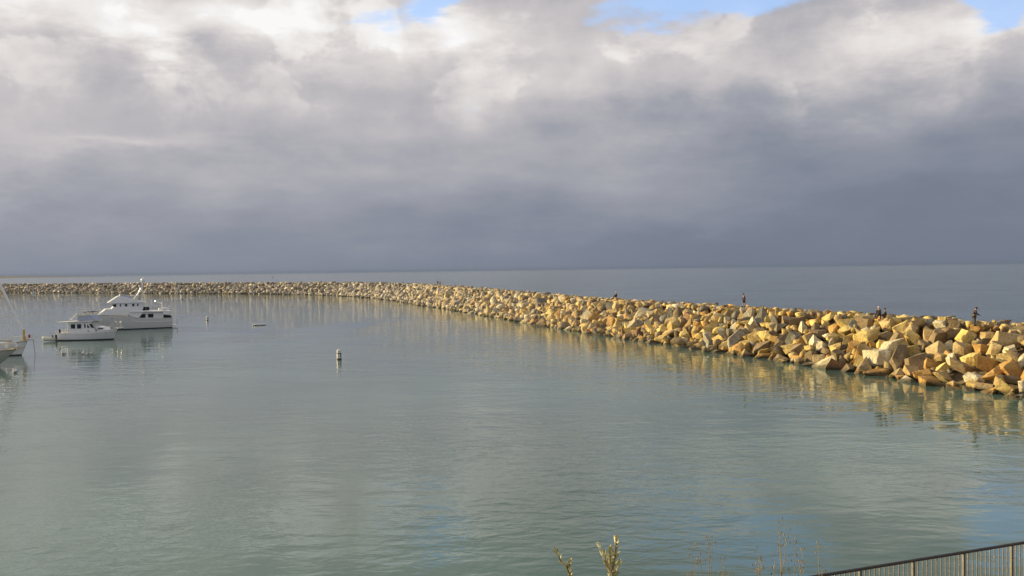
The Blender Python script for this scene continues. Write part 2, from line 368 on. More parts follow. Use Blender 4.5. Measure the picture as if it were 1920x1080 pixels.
# ------------------------------------------------------------------ boulders
TONE = dict(g=(.58, .465, .19), t=(.42, .34, .19), b=(.23, .185, .12), o=(.44, .285, .105), w=(.56, .53, .40), r=(.27, .165, .09), k=(.25, .25, .215))
TWORD = dict(g='golden', t='tan', b='brown', o='orange', w='pale', r='rusty', k='grey')
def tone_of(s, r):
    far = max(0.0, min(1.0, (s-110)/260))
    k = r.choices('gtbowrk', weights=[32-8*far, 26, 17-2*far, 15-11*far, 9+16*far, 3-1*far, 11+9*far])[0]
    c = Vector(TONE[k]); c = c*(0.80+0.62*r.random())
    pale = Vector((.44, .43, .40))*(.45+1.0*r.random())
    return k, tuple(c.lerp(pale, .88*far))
def hull_shape(r, rx, ry, rz, npt=11, rough=0, bev=.0):
    """an angular quarried block: convex hull of points strewn over a box-like shell"""
    bm = bmesh.new()
    if npt > 10:                                   # irregular broken lump
        for i in range(npt):
            v = Vector((r.gauss(0, 1), r.gauss(0, 1), r.gauss(0, 1))); v.normalize()
            k = (abs(v.x)**4+abs(v.y)**4+abs(v.z)**4)**-.25
            v = v*(k**.8)*r.uniform(.84, 1.12); bm.verts.new((v.x*rx, v.y*ry, v.z*rz))
    sh = [r.uniform(-.42, .42) for _ in range(4)]
    for cx in (-1, 1) if npt <= 10 else ():
        for cy in (-1, 1):
            for cz in (-1, 1):
                j = [r.uniform(.42, 1.05) for _ in range(3)]; v = Vector((cx*j[0]*.95, cy*j[1]*.95, cz*j[2]*.95))
                v.x += sh[0]*v.z+sh[1]*v.y; v.y += sh[2]*v.x; v.z += sh[3]*v.x
                if r.random() < npt*.045:          # a knocked-off corner
                    for ax in range(3):
                        w_ = v.copy(); w_[ax] *= r.uniform(.25, .7); bm.verts.new((w_.x*rx, w_.y*ry, w_.z*rz))
                else: bm.verts.new((v.x*rx, v.y*ry, v.z*rz))
    res = bmesh.ops.convex_hull(bm, input=bm.verts[:])
    junk = [e for e in set(res['geom_interior'])|set(res['geom_unused']) if isinstance(e, bmesh.types.BMVert)]
    if junk: bmesh.ops.delete(bm, geom=junk, context='VERTS')
    bmesh.ops.dissolve_limit(bm, angle_limit=R(14), verts=bm.verts[:], edges=bm.edges[:])
    if bev: bmesh.ops.bevel(bm, geom=bm.edges[:], offset=bev, segments=1, affect='EDGES', clamp_overlap=True)
    if rough:
        bmesh.ops.triangulate(bm, faces=bm.faces)
        bmesh.ops.subdivide_edges(bm, edges=bm.edges[:], cuts=rough, use_grid_fill=True)
        off = Vector((r.random()*50, r.random()*50, r.random()*50))
        for v in bm.verts:
            nv = mnoise.noise_vector(v.co*1.8+off)*.035+mnoise.noise_vector(v.co*5+off)*.06
            v.co += nv*(rx+ry+rz)/3
    bmesh.ops.recalc_face_normals(bm, faces=bm.faces)
    return bm
# stones read off the near end of the breakwater: x, y, z, width, height (m), lean, tone
KEY = [(39.4, 89.6, 3.9, 1.6, 1.4, 0, 'g'),(37.9, 94.8, 4.0, 1.5, 1.3, 0, 'b'),(38.9, 91.9, 4.1, 1.4, 1.5, 0, 't'),(37.0, 92.2, 3.0, 2.1, 1.5, 0, 'g'),(38.2, 89.4, 3.2, 2.1, 0.8, -5, 'b'),(39.2, 86.7, 3.3, 1.2, 1.5, 0, 'g'),(40.0, 85.2, 3.5, 0.9, 1.6, 0, 't'),(40.4, 83.9, 3.5, 1.6, 1.5, 0, 'b'),(41.3, 83.4, 3.9, 1.4, 1.1, 0, 'b'),(41.7, 81.4, 3.7, 1.3, 1.5, -20, 'g'),(41.5, 79.3, 3.2, 0.8, 0.8, 0, 'g'),(42.7, 81.4, 4.4, 1.0, 1.0, 0, 'o'),(42.6, 79.2, 3.9, 1.4, 0.9, 0, 't'),(43.2, 77.1, 3.8, 2.3, 1.2, 0, 't'),(42.4, 75.5, 3.0, 1.4, 1.0, 0, 'w'),(35.5, 89.2, 1.6, 1.4, 1.5, 0, 't'),(36.5, 89.8, 2.3, 0.9, 1.0, 0, 'o'),(36.9, 88.8, 2.3, 0.8, 1.0, 0, 'g'),(37.2, 87.0, 2.2, 1.6, 1.7, 0, 'w'),(35.7, 86.3, 1.2, 1.8, 2.0, 10, 'w'),(34.8, 88.8, 1.1, 1.2, 1.6, 0, 'o'),(36.6, 84.0, 1.2, 2.0, 1.5, 45, 'b'),(38.1, 84.6, 2.2, 1.7, 1.2, 0, 'g'),(37.5, 81.8, 1.4, 1.9, 2.2, 0, 'b'),(39.0, 84.0, 2.7, 1.0, 1.1, 0, 'b'),(39.2, 81.7, 2.3, 1.6, 1.7, -30, 't'),(40.2, 81.8, 2.9, 1.1, 0.9, 30, 'w'),(40.5, 79.7, 2.7, 1.2, 1.2, 0, 't'),(39.2, 79.0, 1.8, 1.0, 1.5, 15, 'w'),(40.2, 77.4, 2.1, 1.9, 1.2, 0, 'g'),(41.3, 78.1, 2.9, 1.1, 0.9, 0, 'o'),(40.4, 75.2, 1.8, 1.5, 1.5, -35, 'o'),(41.6, 76.6, 2.8, 0.8, 1.4, -30, 't'),(41.6, 74.7, 2.4, 1.4, 0.9, 0, 'g'),(42.1, 77.1, 3.2, 0.7, 0.8, 0, 't'),(37.9, 80.2, 1.3, 1.3, 1.0, 0, 'o'),(38.3, 78.9, 1.2, 1.1, 0.9, 40, 'g'),(39.1, 76.4, 1.3, 2.2, 1.0, -15, 'b'),(34.2, 86.4, 0.3, 1.6, 1.0, 40, 'b'),(34.7, 84.2, 0.1, 2.4, 0.8, 5, 'o'),(35.5, 82.2, 0.2, 2.0, 0.9, 20, 't'),(35.6, 80.7, 0.0, 1.2, 0.9, 0, 'o'),(36.7, 79.3, 0.4, 1.8, 1.3, 0, 'o'),(37.7, 77.0, 0.5, 2.4, 1.2, 0, 't'),(37.3, 75.4, 0.1, 2.0, 0.6, 30, 't'),(39.0, 74.8, 0.8, 1.7, 0.9, 0, 'w'),(40.0, 73.4, 1.3, 2.2, 0.9, 30, 'o'),(40.9, 72.3, 1.6, 1.6, 1.3, -35, 'o'),(38.3, 73.7, 0.3, 1.2, 0.7, 0, 'g'),(38.7, 72.8, 0.3, 1.5, 0.6, 0, 'b'),(39.6, 71.9, 0.7, 1.1, 1.1, 20, 't'),(40.2, 71.4, 1.0, 1.3, 0.7, 0, 'b'),(39.4, 70.5, 0.3, 1.5, 0.9, -30, 'g'),(37.2, 74.6, -0.2, 1.4, 0.8, 0, 'o'),(37.6, 72.9, -0.2, 1.2, 0.6, 0, 'b'),(38.5, 71.4, -0.0, 1.3, 0.9, 0, 'o'),(38.9, 69.4, -0.2, 0.9, 0.5, 0, 'o'),(41.8, 72.8, 2.2, 0.7, 1.1, 0, 'w'),(40.3, 69.9, 0.7, 0.7, 1.2, 0, 'w'),(32.1, 91.2, -0.1, 1.9, 1.9, 0, 'w'),(32.3, 93.2, 0.4, 1.6, 1.4, 0, 't'),(31.0, 93.1, -0.4, 2.0, 1.3, 0, 'b'),(29.8, 95.2, -0.7, 2.4, 0.9, 0, 'b'),(30.8, 96.4, 0.1, 1.7, 1.5, 30, 'o'),(29.8, 98.3, -0.0, 1.7, 1.1, 0, 'b'),(28.8, 101.5, -0.1, 2.4, 1.4, 0, 'o'),(27.8, 104.3, -0.1, 2.6, 1.0, 0, 'o'),(27.1, 108.0, 0.2, 1.9, 1.5, 20, 'o'),(26.4, 110.3, 0.2, 1.1, 1.5, 0, 'g'),(28.2, 107.2, 0.7, 1.5, 1.5, 0, 'g'),(29.2, 104.2, 0.7, 2.2, 1.6, 0, 'b'),(29.5, 108.2, 1.6, 1.7, 1.7, 0, 'g'),(26.1, 116.4, 1.1, 1.4, 2.0, 0, 'w'),(27.3, 115.1, 1.7, 0.9, 1.8, 0, 'w'),(28.8, 114.7, 2.5, 1.6, 1.6, 0, 'w'),(29.2, 111.8, 2.1, 1.1, 1.3, 0, 't'),(31.5, 110.0, 3.1, 1.3, 1.1, 0, 'g'),(31.8, 107.6, 2.9, 1.3, 1.3, 0, 't'),(32.1, 103.7, 2.3, 1.0, 1.4, 0, 'g'),(33.7, 102.7, 3.1, 1.0, 1.4, 0, 'w'),(33.4, 107.4, 3.8, 1.9, 1.5, 20, 'b'),(34.0, 105.2, 3.7, 1.4, 1.6, 0, 'b'),(34.8, 103.3, 3.8, 1.2, 1.0, 0, 'o'),(35.6, 100.7, 3.8, 0.8, 1.4, 0, 'g'),(36.2, 96.4, 3.3, 1.3, 1.1, -20, 'g'),(37.0, 97.7, 4.1, 2.5, 1.1, 10, 'g'),(35.6, 98.5, 3.4, 1.1, 1.1, 0, 'o'),(34.9, 96.1, 2.5, 1.7, 1.1, 30, 'g'),(35.5, 94.1, 2.5, 1.1, 0.9, 0, 'g'),(33.4, 95.8, 1.6, 1.1, 1.1, 0, 'w'),(34.3, 99.5, 2.8, 1.7, 1.0, 0, 'b'),(32.6, 99.2, 1.8, 1.5, 1.7, 0, 'o'),(31.2, 99.7, 1.1, 1.2, 1.2, 0, 'g'),(34.0, 93.4, 1.5, 1.5, 1.6, 0, 'g'),(35.2, 91.4, 1.8, 1.2, 1.6, 0, 'o'),(34.3, 88.7, 0.8, 1.6, 1.2, 0, 'o'),(32.0, 95.1, 0.6, 1.7, 1.5, 0, 'b'),(36.8, 92.4, 3.0, 1.8, 1.4, 0, 'g')]
def lean_mat(p, lean):
    f = Vector((p.x, p.y, 0)).normalized(); right = Vector((f.y, -f.x, 0))
    m = Matrix((right, f, Vector((0, 0, 1)))).transposed()
    return m @ Matrix.Rotation(-R(lean), 3, 'Y')
def nearest_s(p):
    return min(range(0, NP_), key=lambda i: (PATH[i].x-p.x)**2+(PATH[i].y-p.y)**2)
stones = []        # dict(pos, rot, dims, tone, key, s, q, rank)
for (x, y, z, w, h, a, t) in KEY:
    p = Vector((x, y, z+.05)); s = nearest_s(p); fp, d, n = frame(s); q = (Vector((x, y))-fp).dot(n)
    kk = 1.1+.25*rng.random(); tc = tuple(c*kk for c in TONE[t])
    stones.append(dict(p=p, rot=lean_mat(p, a), dim=(w*.56, min(w, h)*.50+.10, h*.60), tone=t, col=tc, key=True, s=s, q=q))
keypts = [(st['p'], max(st['dim'])) for st in stones]
r = random.Random(5)
s = 4.0
while s < NP_-6:
    far = max(0, min(1, (s-200)/260)); size = 1.42+.3*far
    q = -2.2+r.random()*.5; c = crest_h(s); q1 = c/.62; row = 0
    while q < q1+8.5:
        ss = s+(r.random()-.5)*size*.8; qq = q+(r.random()-.5)*.5
        pathzone = q1+.9 < qq < q1+4.0
        if pathzone:
            if r.random() < .40:
                sz = .22+.35*r.random()**2
                pos = on_mound(ss, qq); pos.z += sz*.25
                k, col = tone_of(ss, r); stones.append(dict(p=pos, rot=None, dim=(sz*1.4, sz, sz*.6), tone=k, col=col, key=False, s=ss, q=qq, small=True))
            q += .9; continue
        pos = on_mound(ss, qq); seaward = qq > q1+4.0
        sz = size*(.60+.85*r.random()**1.7)*(.85 if seaward else 1)
        if q1-1.6 < qq <= q1+.9: pos.z -= .22
        pos.z += .12+(r.random()-.5)*.25
        if seaward: pos.z -= .35
        ok = all((pos-kp).length > .52*(kr+sz*.5)+.25 for kp, kr in keypts) if s < 110 else True
        if ok:
            top_zone = qq > q1-1.5
            k, col = tone_of(ss, r)
            e = [(.62+.68*r.random()) for _ in range(3)]
            if top_zone: e[2] = .55+.3*r.random(); pos.z = crest_h(ss)-(.0 if not seaward else .22+.35*max(0, qq-q1-5.5))+(r.random()-.5)*.36-sz*.56*e[2]
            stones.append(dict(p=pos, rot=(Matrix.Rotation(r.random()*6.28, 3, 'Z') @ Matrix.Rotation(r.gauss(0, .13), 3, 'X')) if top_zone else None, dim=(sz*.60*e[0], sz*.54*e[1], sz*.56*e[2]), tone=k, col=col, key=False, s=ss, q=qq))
        q += size*.74
    s += size*.80
# smaller stones wedged between the big ones near the camera
for i in range(420):
    ss = 25+r.random()**1.3*150; qq = -.5+r.random()*9.0; pos = on_mound(ss, qq); sz = .30+.35*r.random(); pos.z += .15
    k, col = tone_of(ss, r); stones.append(dict(p=pos, rot=None, dim=(sz*.8, sz*.65, sz*.6), tone=k, col=col, key=False, s=ss, q=qq, small=True))
camrot = cam.matrix_world.to_3x3().transposed()
def project(p):
    v = camrot @ (p-CAM)
    return (960+1663*v.x/-v.z, 540-1663*v.y/-v.z, -v.z) if v.z < 0 else (-1e4, 0, 1)
for st in stones:
    st['px'], st['py'], st['d'] = project(st['p'])
    st['area'] = st['dim'][0]*st['dim'][2]/st['d']**2
    q1 = crest_h(st['s'])/.62
    st['vis'] = 6 < st['px'] < 1914 and st['q'] < q1+1.2 and st['q'] > -1.0 and not st.get('small')
cand = sorted([st for st in stones if st['vis']], key=lambda t: -t['area']-(1 if t['key'] else 0))
near = cand[:296]; nearid = {id(t) for t in near}
rest = [t for t in stones if id(t) not in nearid]
# labels: each stone is told by colour, build, course and its place along the wall from a landmark
LM = [(1905, 'right photo edge'), (1832, 'standing man'), (1647, 'seated pair'), (1393, 'lone walker'), (1157, 'lone sitter')]
BANDS = [(.7, 'at the waterline'), (2.3, 'low on the slope'), (4.3, 'halfway up the slope'), (6.4, 'high on the slope'), (99, 'on the crest')]
ORD = ['nearest', 'second', 'third', 'fourth', 'fifth', 'sixth', 'seventh', 'eighth', 'ninth', 'tenth', 'eleventh', 'twelfth', 'thirteenth', 'fourteenth', 'fifteenth', 'sixteenth', 'seventeenth', 'eighteenth', 'nineteenth', 'twentieth']
def build_word(d):
    w, _, h = d; k = w/h
    if k > 1.75: return 'long low'
    if k > 1.3: return 'broad'
    if k < .78: return 'upright'
    return 'big blocky' if w+h > 1.9 else 'squat' if w+h > 1.45 else 'small blocky'
bins = {}
for st in near:
    band = next(b for lim, b in BANDS if st['q'] < lim)
    lm = min(LM, key=lambda l: abs(l[0]-st['px'])*(1 if l[0] > 1200 or st['px'] < 1250 else 3))
    side = 'left' if st['px'] < lm[0] else 'right'
    st['lab'] = (TWORD[st['tone']], build_word(st['dim']), band, lm, side)
    bins.setdefault((TWORD[st['tone']], band, lm, side), []).append(st)
for (t, band, lm, side), lst in bins.items():
    lst.sort(key=lambda a: abs(a['px']-lm[0]))
    for i, st in enumerate(lst):
        st['label'] = '%s %s boulder %s, %s %s one %s of %s' % (t, st['lab'][1], band, ORD[min(i, 19)], t, side, lm[1])
def rand_rot(r):
    return Matrix.Rotation(r.random()*6.283, 3, 'Z') @ Matrix.Rotation(r.gauss(0, .8), 3, 'X') @ Matrix.Rotation(r.gauss(0, .9), 3, 'Y')
r = random.Random(21)
for st in near:
    dd = st['dim']; bm = hull_shape(r, *dd, npt=r.choice((6, 7, 8, 9, 12)), rough=2 if st['d'] < 125 else 1, bev=.02)
    rot = st['rot'] @ Matrix.Rotation(r.gauss(0, .55), 3, 'Z') @ Matrix.Rotation(r.gauss(0, .22), 3, 'X') if st['rot'] else rand_rot(r)
    me = bpy.data.meshes.new('boulder'); bm.transform(rot.to_4x4()); bm.to_mesh(me); bm.free()
    a = me.attributes.new('tone', 'FLOAT_COLOR', 'POINT'); a.data.foreach_set('color', list((*st['col'], 1.0))*len(me.vertices))
    try: me.set_sharp_from_angle(angle=R(20))
    except Exception: pass
    o = link('boulder', me, M['rock'], loc=st['p'], smooth=True)
    try: me.set_sharp_from_angle(angle=R(20))
    except Exception: pass
    tag(o, st['label'], 'boulder', 'armour boulders on the near part of the breakwater')
# the several thousand further stones: one mass, from a stock of shapes
stock = []
for i in range(40):
    bm = hull_shape(r, 1, 1, 1, npt=r.choice((6, 7, 9, 11, 12)), rough=0, bev=0)
    bmesh.ops.triangulate(bm, faces=bm.faces); bm.verts.index_update()
    stock.append((np.array([v.co[:] for v in bm.verts]), np.array([[v.index for v in f.verts] for f in bm.faces]))); bm.free()
V, Fc, C, k0 = [], [], [], 0
for st in rest:
    sv, sf = r.choice(stock); rot = np.array((st['rot'] or rand_rot(r)) @ Matrix.Diagonal(st['dim']).to_3x3())
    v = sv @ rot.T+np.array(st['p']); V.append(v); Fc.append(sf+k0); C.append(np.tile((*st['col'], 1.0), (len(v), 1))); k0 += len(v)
V = np.concatenate(V); Fc = np.concatenate(Fc); C = np.concatenate(C)
me = bpy.data.meshes.new('boulders'); me.vertices.add(len(V)); me.vertices.foreach_set('co', V.ravel())
me.loops.add(Fc.size); me.loops.foreach_set('vertex_index', Fc.ravel().astype(np.int32)); me.polygons.add(len(Fc))
me.polygons.foreach_set('loop_start', np.arange(0, Fc.size, 3, dtype=np.int32)); me.update(calc_edges=True); me.validate()
a = me.attributes.new('tone', 'FLOAT_COLOR', 'POINT'); a.data.foreach_set('color', C.ravel())
tag(link('distant_boulders', me, M['rock']), 'thousands of pale armour boulders heaped along the rest of the breakwater', 'boulders', kind='stuff')
print('stones', len(stones), 'near', len(near), 'faces', len(Fc))

# ------------------------------------------------------------------ headland far off on the left
hv, hf = [], []
for i in range(41):
    t = i/40; x = -7600+3200*t; prof = 62*(1-t)**.8*(1+.35*mnoise.noise(Vector((t*7, 3, 0))))+5*(1-t)
    if t > .55: prof *= .7
    for yy, zz_ in ((8300, -1), (8500, prof*.7), (8800, prof), (9600, prof*.9), (10400, -1)): hv.append((x, yy, max(-1, zz_)))
for i in range(40):
    for j in range(4): a = i*5+j; hf.append((a, a+1, a+6, a+5))
me = bpy.data.meshes.new('headland'); me.from_pydata(hv, [], hf)
tag(link('hills', me, M['headland'], smooth=True), 'faint low headland on the horizon at the far left', None, kind='structure')

# ------------------------------------------------------------------ boats
def loft_hull(st, n_low=3):
    """st: (x, deck half beam, waterline half beam, sheer z, keel z, bow rake per metre of height). Returns MB of both sides with transom."""
    rows = []
    for x, bd, bw, zs, zk, rk in st:
        pts = [(bd, zs), (bd*.96+bw*.04, zs*.80), (bd*.6+bw*.4, zs*.42), (bw*1.0, .16), (bw*.98, 0.0), (bw*.62, zk*.65), (0.0, zk)]
        rows.append([(x+rk*z, y, z) for y, z in pts])
    m = MB(); n = len(rows[0])
    for sg in (1, -1):
        vs = [(x, y*sg, z) for row in rows for x, y, z in row]; fs = []; mi = []
        for i in range(len(rows)-1):
            for j in range(n-1):
                a = i*n+j; f = (a, a+1, a+n+1, a+n); fs.append(f if sg > 0 else f[::-1]); mi.append(1 if j >= 3 else 0)
        k = len(m.f); m.add(vs, fs)
        for i, q in enumerate(mi): m.mi[k+i] = q
    tr = rows[0]; m.add([(x, y, z) for x, y, z in tr]+[(x, -y, z) for x, y, z in tr[::-1]], [tuple(range(2*n))])
    return m
def deck_mb(st, drop=.05):
    m = MB(); vs = []
    for x, bd, bw, zs, zk, rk in st: vs += [(x+rk*(zs-drop), bd*.97, zs-drop), (x+rk*(zs-drop), -bd*.97, zs-drop)]
    return m.add(vs, [(2*i, 2*i+1, 2*i+3, 2*i+2) for i in range(len(st)-1)])
def build_hull(st, mats, parent, drop=.05):
    m = loft_hull(st); me = bpy.data.meshes.new('hull'); me.from_pydata(m.v, [], m.f); me.polygons.foreach_set('material_index', m.mi)
    bm = bmesh.new(); bm.from_mesh(me); bmesh.ops.remove_doubles(bm, verts=bm.verts, dist=1e-4); bmesh.ops.recalc_face_normals(bm, faces=bm.faces); bm.to_mesh(me); bm.free()
    h = link('hull', me, list(mats), parent, smooth=True)
    try: me.set_sharp_from_angle(angle=R(35))
    except Exception: pass
    deck_mb(st, drop).build('deck', M['offwhite'], parent)
    return h
def side_pane(prof, hw, parent, name='window', mat=None, t=.015, frame=True):
    """a pane on each side of a cabin whose half width at height z is hw(z)"""
    for sg in (-1, 1):
        m = MB(); n = len(prof)
        vs = [(x, sg*(hw(z)+t), z) for x, z in prof]+[(x, sg*(hw(z)-.05), z) for x, z in prof]
        m.add(vs, [tuple(range(n)), tuple(range(2*n-1, n-1, -1))]+[(i, i+n, (i+1) % n+n, (i+1) % n) for i in range(n)])
        w = m.build(name, mat or M['glass'], parent)
        if frame:
            fr = MB(); pts = [(x, sg*(hw(z)+t), z) for x, z in prof]
            fr.tube(pts+[pts[0]], .022, 4).build('frame', M['white'], w)
def rect(x0, x1, z0, z1): return [(x0, z0), (x1, z0), (x1, z1), (x0, z1)]
def rail(parent, pts, h=.75, post=1.2, r=.022, mid=True, name='rail'):
    m = MB(); pts = [Vector(p) for p in pts]; up = Vector((0, 0, h))
    m.tube([p+up for p in pts], r, 5)
    if mid: m.tube([p+up*.5 for p in pts], r*.6, 4)
    for a, b in zip(pts, pts[1:]):
        k = max(1, int((b-a).length/post))
        for i in range(k+1): p = a+(b-a)*i/k; m.tube([p, p+up], r*.8, 4)
    return m.build(name, M['steel'], parent)

# --- the small trawler yacht, bow to the right
p = spot(104, 638.6); x0 = p.x-.35; y0 = p.y+1.8
t = empty('cabin_cruiser', (x0, y0, 0)); tag(t, 'smaller white cabin cruiser with flybridge, bow pointing right, in front of bigger yacht', 'boat', 'motor yachts moored in the harbour'); t.scale = (.93, 1, 1.15)
sB = [(0, 1.55, 1.5, 1.12, -.6, 0), (1.5, 1.72, 1.65, 1.10, -.7, 0), (4, 1.85, 1.72, 1.12, -.8, 0), (6.2, 1.75, 1.45, 1.22, -.85, .02), (7.8, 1.40, .92, 1.36, -.8, .12), (8.8, .92, .42, 1.48, -.6, .28), (9.35, .42, .12, 1.56, -.3, .38), (9.5, .05, .02, 1.60, -.1, .42)]
build_hull(sB, (M['white'], M['boot']), t, .12)
m = MB()
for sg in (-1, 1): m.tube([(x+rk*zs*.85, sg*(bd*.985+.02), zs*.80) for x, bd, bw, zs, zk, rk in sB[:-1]], .045, 5)
m.build('rub_rail', M['offwhite'], t)
hwc = lambda z: 1.42-.05*(z-1.1)
MB().prism([(2.15, 1.0), (7.05, 1.15), (6.15, 2.62), (2.15, 2.52)], 1.42, 1.34).build('cabin', M['white'], t)
MB().prism([(6.9, 1.1), (8.55, 1.30), (8.25, 1.78), (6.75, 1.95)], 1.05, .92).build('trunk_cabin', M['white'], t)
MB().prism([(7.02, 1.28), (7.10, 1.30), (6.24, 2.60), (6.18, 2.56)], 1.32, 1.22).build('windshield_cover', M['canvas'], t)
MB().prism([(0.05, 2.50), (6.5, 2.64), (6.75, 2.74), (6.4, 2.80), (0.0, 2.62)], 1.62, 1.60).build('roof', M['offwhite'], t)
for a, b in ((2.65, 3.45), (3.75, 4.5)): side_pane(rect(a, b, 1.68, 2.32), hwc, t)
side_pane(rect(5.0, 5.28, 1.78, 2.32), hwc, t); side_pane([(5.5, 1.78), (6.05, 1.78), (5.55, 2.3)], hwc, t)
side_pane([(6.2, 1.80), (6.75, 1.72), (6.35, 2.32), (5.85, 2.36)], hwc, t)
side_pane([(7.25, 1.52), (8.1, 1.56), (8.05, 1.70), (7.2, 1.72)], lambda z: 1.03, t, frame=False)
for xx in (5.6, 7.0): side_pane(rect(xx, xx+.28, 1.28, 1.38), lambda z: 1.43, t, 'vent', M['band'], .02, False)
MB().prism([(3.7, 2.78), (6.65, 2.80), (6.15, 3.55), (5.6, 3.62), (4.2, 3.35), (3.7, 3.25)], 1.30, 1.15).build('flybridge', M['blue'], t)
m = MB()
for sg in (-1, 1): m.tube([(4.6, sg*1.1, 3.5), (4.9, sg*1.05, 3.95), (5.6, sg*1.0, 4.08), (6.3, sg*1.0, 3.95), (6.5, sg*1.0, 3.6)], .035, 5)
for xx in (4.9, 5.6, 6.3): m.tube([(xx, -1.05, 4.0), (xx, 1.05, 4.0)], .03, 5)
m.build('bimini_frame', M['band'], t)
m = MB(); m.tube([(3.05, 0, 2.6), (3.05, 0, 4.35)], .06, 8, r2=.04); m.tube([(2.1, 0, 3.0), (3.0, 0, 3.75)], .05, 6); m.tube([(3.05, 0, 4.1), (1.9, 0, 3.1)], .015, 4); m.box((1.95, 0, 3.0), (.35, .3, .25)); m.build('mast_and_boom', M['offwhite'], t)
m = MB(); m.box((3.9, 0, 2.95), (.5, 1.6, .5)); m.box((4.4, .5, 3.0), (.5, .5, .7)); m.build('flybridge_seat', M['cream'], t, bevel=.05)
for sg in (-1, 1):
    MB().tube([(.5, sg*1.5, 1.1), (.5, sg*1.5, 2.5)], .035, 6).build('roof_post', M['white'], t)
rail(t, [(7.3, -1.42, 1.36), (8.7, -.98, 1.52), (9.9, -.35, 1.68), (10.75, -.15, 1.72)], .62, .9)
rail(t, [(7.3, 1.42, 1.36), (8.7, .98, 1.52), (9.9, .35, 1.68), (10.75, .15, 1.72)], .62, .9)
rail(t, [(.1, 1.5, 1.08), (.1, -1.5, 1.08), (2.1, -1.68, 1.08)], .5, .8)
m = MB(); m.prism([(9.6, 1.58), (11.2, 1.66), (11.25, 1.76), (9.6, 1.72)], .26, .24); m.build('bow_pulpit', M['offwhite'], t)
m = MB(); m.tube([(11.0, 0, 1.62), (10.7, 0, 1.35), (10.9, .2, 1.25)], .04, 5); m.tube([(10.9, -.2, 1.25), (10.9, .2, 1.25)], .04, 5); m.build('anchor', M['rust'], t)
for xx, yy in ((10.1, -.45), (10.95, -.25)):
    f_ = MB().ball((xx, yy, 2.45), .19, n=14).build('fender_ball', M['buoy'], t, smooth=True)
MB().tube([(0.5, -1.0, 1.1), (0.5, -1.0, 1.62)], .16, 8).build('outboard_cover', M['dark'], t)
for yy in (-.9, .9): MB().box((-.02, yy, .75), (.10, .3, .5)).build('transom_step', M['offwhite'], t)

# --- the dinghy behind it
p = spot(90, 640.5)
t = empty('inflatable_dinghy', (p.x-.1, p.y+.6, 0), R(8)); t.scale = (.76, .9, 1.35); tag(t, 'small pale yellow inflatable dinghy tied behind the smaller cruiser', 'dinghy')
m = MB(); pts = []
for i in range(15):
    a = math.pi*(i/14)-math.pi/2; pts.append((-.55+math.cos(a)*-1.0*.9, math.sin(a)*.62, .34+.10*math.cos(a)))
m.tube([(1.15, -.62, .30)]+pts[:]+[(1.15, .62, .30)], .22, 10); m.build('tube', M['hypalon'], t, smooth=True)
MB().prism([(-1.1, .12), (1.05, .05), (1.05, .16), (-1.1, .22)], .5).build('floor', M['boot'], t)
MB().box((.95, 0, .34), (.07, 1.1, .42)).build('transom', M['offwhite'], t)
m = MB(); m.box((1.12, 0, .62), (.32, .26, .34)); m.tube([(1.14, 0, .5), (1.16, 0, -.2)], .06, 6); m.build('outboard_motor', M['dark'], t, bevel=.04)
MB().box((.1, 0, .42), (.26, 1.1, .05)).build('seat', M['teak'], t)
m = MB(); m.tube([(.5, .1, .3), (.3, .15, .75)], .14, 8, r2=.1); m.build('gear_bundle', M['dark'], t)

# --- the large yacht, bow to the left
p = spot(322, 613.6)
t = empty('motor_yacht', (p.x-1.04, p.y+2.05, 0), R(180+27)); t.scale = (.87, 1, 1.08); tag(t, 'largest white motor yacht with raked radar mast and grey hull, bow pointing left', 'boat', 'motor yachts moored in the harbour')
PX = lambda px: (322-px)*.1065
sY = [(0, 2.35, 2.25, 1.85, -1.1, 0), (3, 2.6, 2.5, 1.82, -1.3, 0), (7.5, 2.75, 2.6, 1.88, -1.5, 0), (8.6, 2.78, 2.6, 2.30, -1.5, 0), (9.2, 2.78, 2.58, 2.50, -1.5, 0), (12, 2.75, 2.4, 2.55, -1.5, .02), (15, 2.35, 1.7, 2.66, -1.4, .08), (17, 1.7, .9, 2.8, -1.2, .20), (18.2, .9, .3, 2.92, -.8, .32), (18.7, .08, .03, 3.0, -.4, .38)]
build_hull(sY, (M['hullgrey'], M['boot']), t, .30)
hw = lambda z: 2.50-.06*(z-1.6)
MB().prism([(1.9, 1.55), (9.2, 1.6), (9.2, 3.05), (1.9, 3.0)], 2.30, 2.26).build('saloon', M['white'], t)
MB().prism([(0.3, 2.98), (9.0, 3.02), (9.0, 3.22), (0.2, 3.12)], 2.62, 2.60).build('boat_deck', M['white'], t)
MB().prism([(6.0, 3.2), (6.6, 2.5), (7.3, 1.98), (8.3, 2.2), (9.1, 2.60), (15.2, 2.72), (13.8, 3.72), (8.8, 3.80), (7.0, 3.62)], 2.62, 2.36).build('raised_deck_house', M['white'], t)
side_pane(rect(4.0, 5.15, 1.98, 2.68), lambda z: 2.29, t); side_pane(rect(5.65, 6.75, 1.98, 2.68), lambda z: 2.29, t)
for px in (205, 212, 220): side_pane(rect(PX(px)-.18, PX(px)+.18, 2.02, 2.16), lambda z: 2.56, t, 'porthole', M['glass'], .12, False)
side_pane(rect(PX(241)-.2, PX(241)+.2, 1.82, 1.98), lambda z: 2.70, t, 'porthole', M['glass'], .06, False)
hp = lambda z: 2.12-.07*(z-3.7)
MB().prism([(6.1, 3.6), (12.7, 3.65), (12.15, 4.15), (12.5, 4.82), (6.0, 4.85)], 2.12, 2.04).build('pilothouse', M['white'], t)
side_pane([(11.6, 4.10), (12.15, 4.10), (12.35, 4.52), (11.6, 4.62)], hp, t)
for a, b in ((10.65, 10.9), (9.35, 9.85), (7.9, 8.35), (7.05, 7.35)): side_pane(rect(a, b, 4.12, 4.58), hp, t)
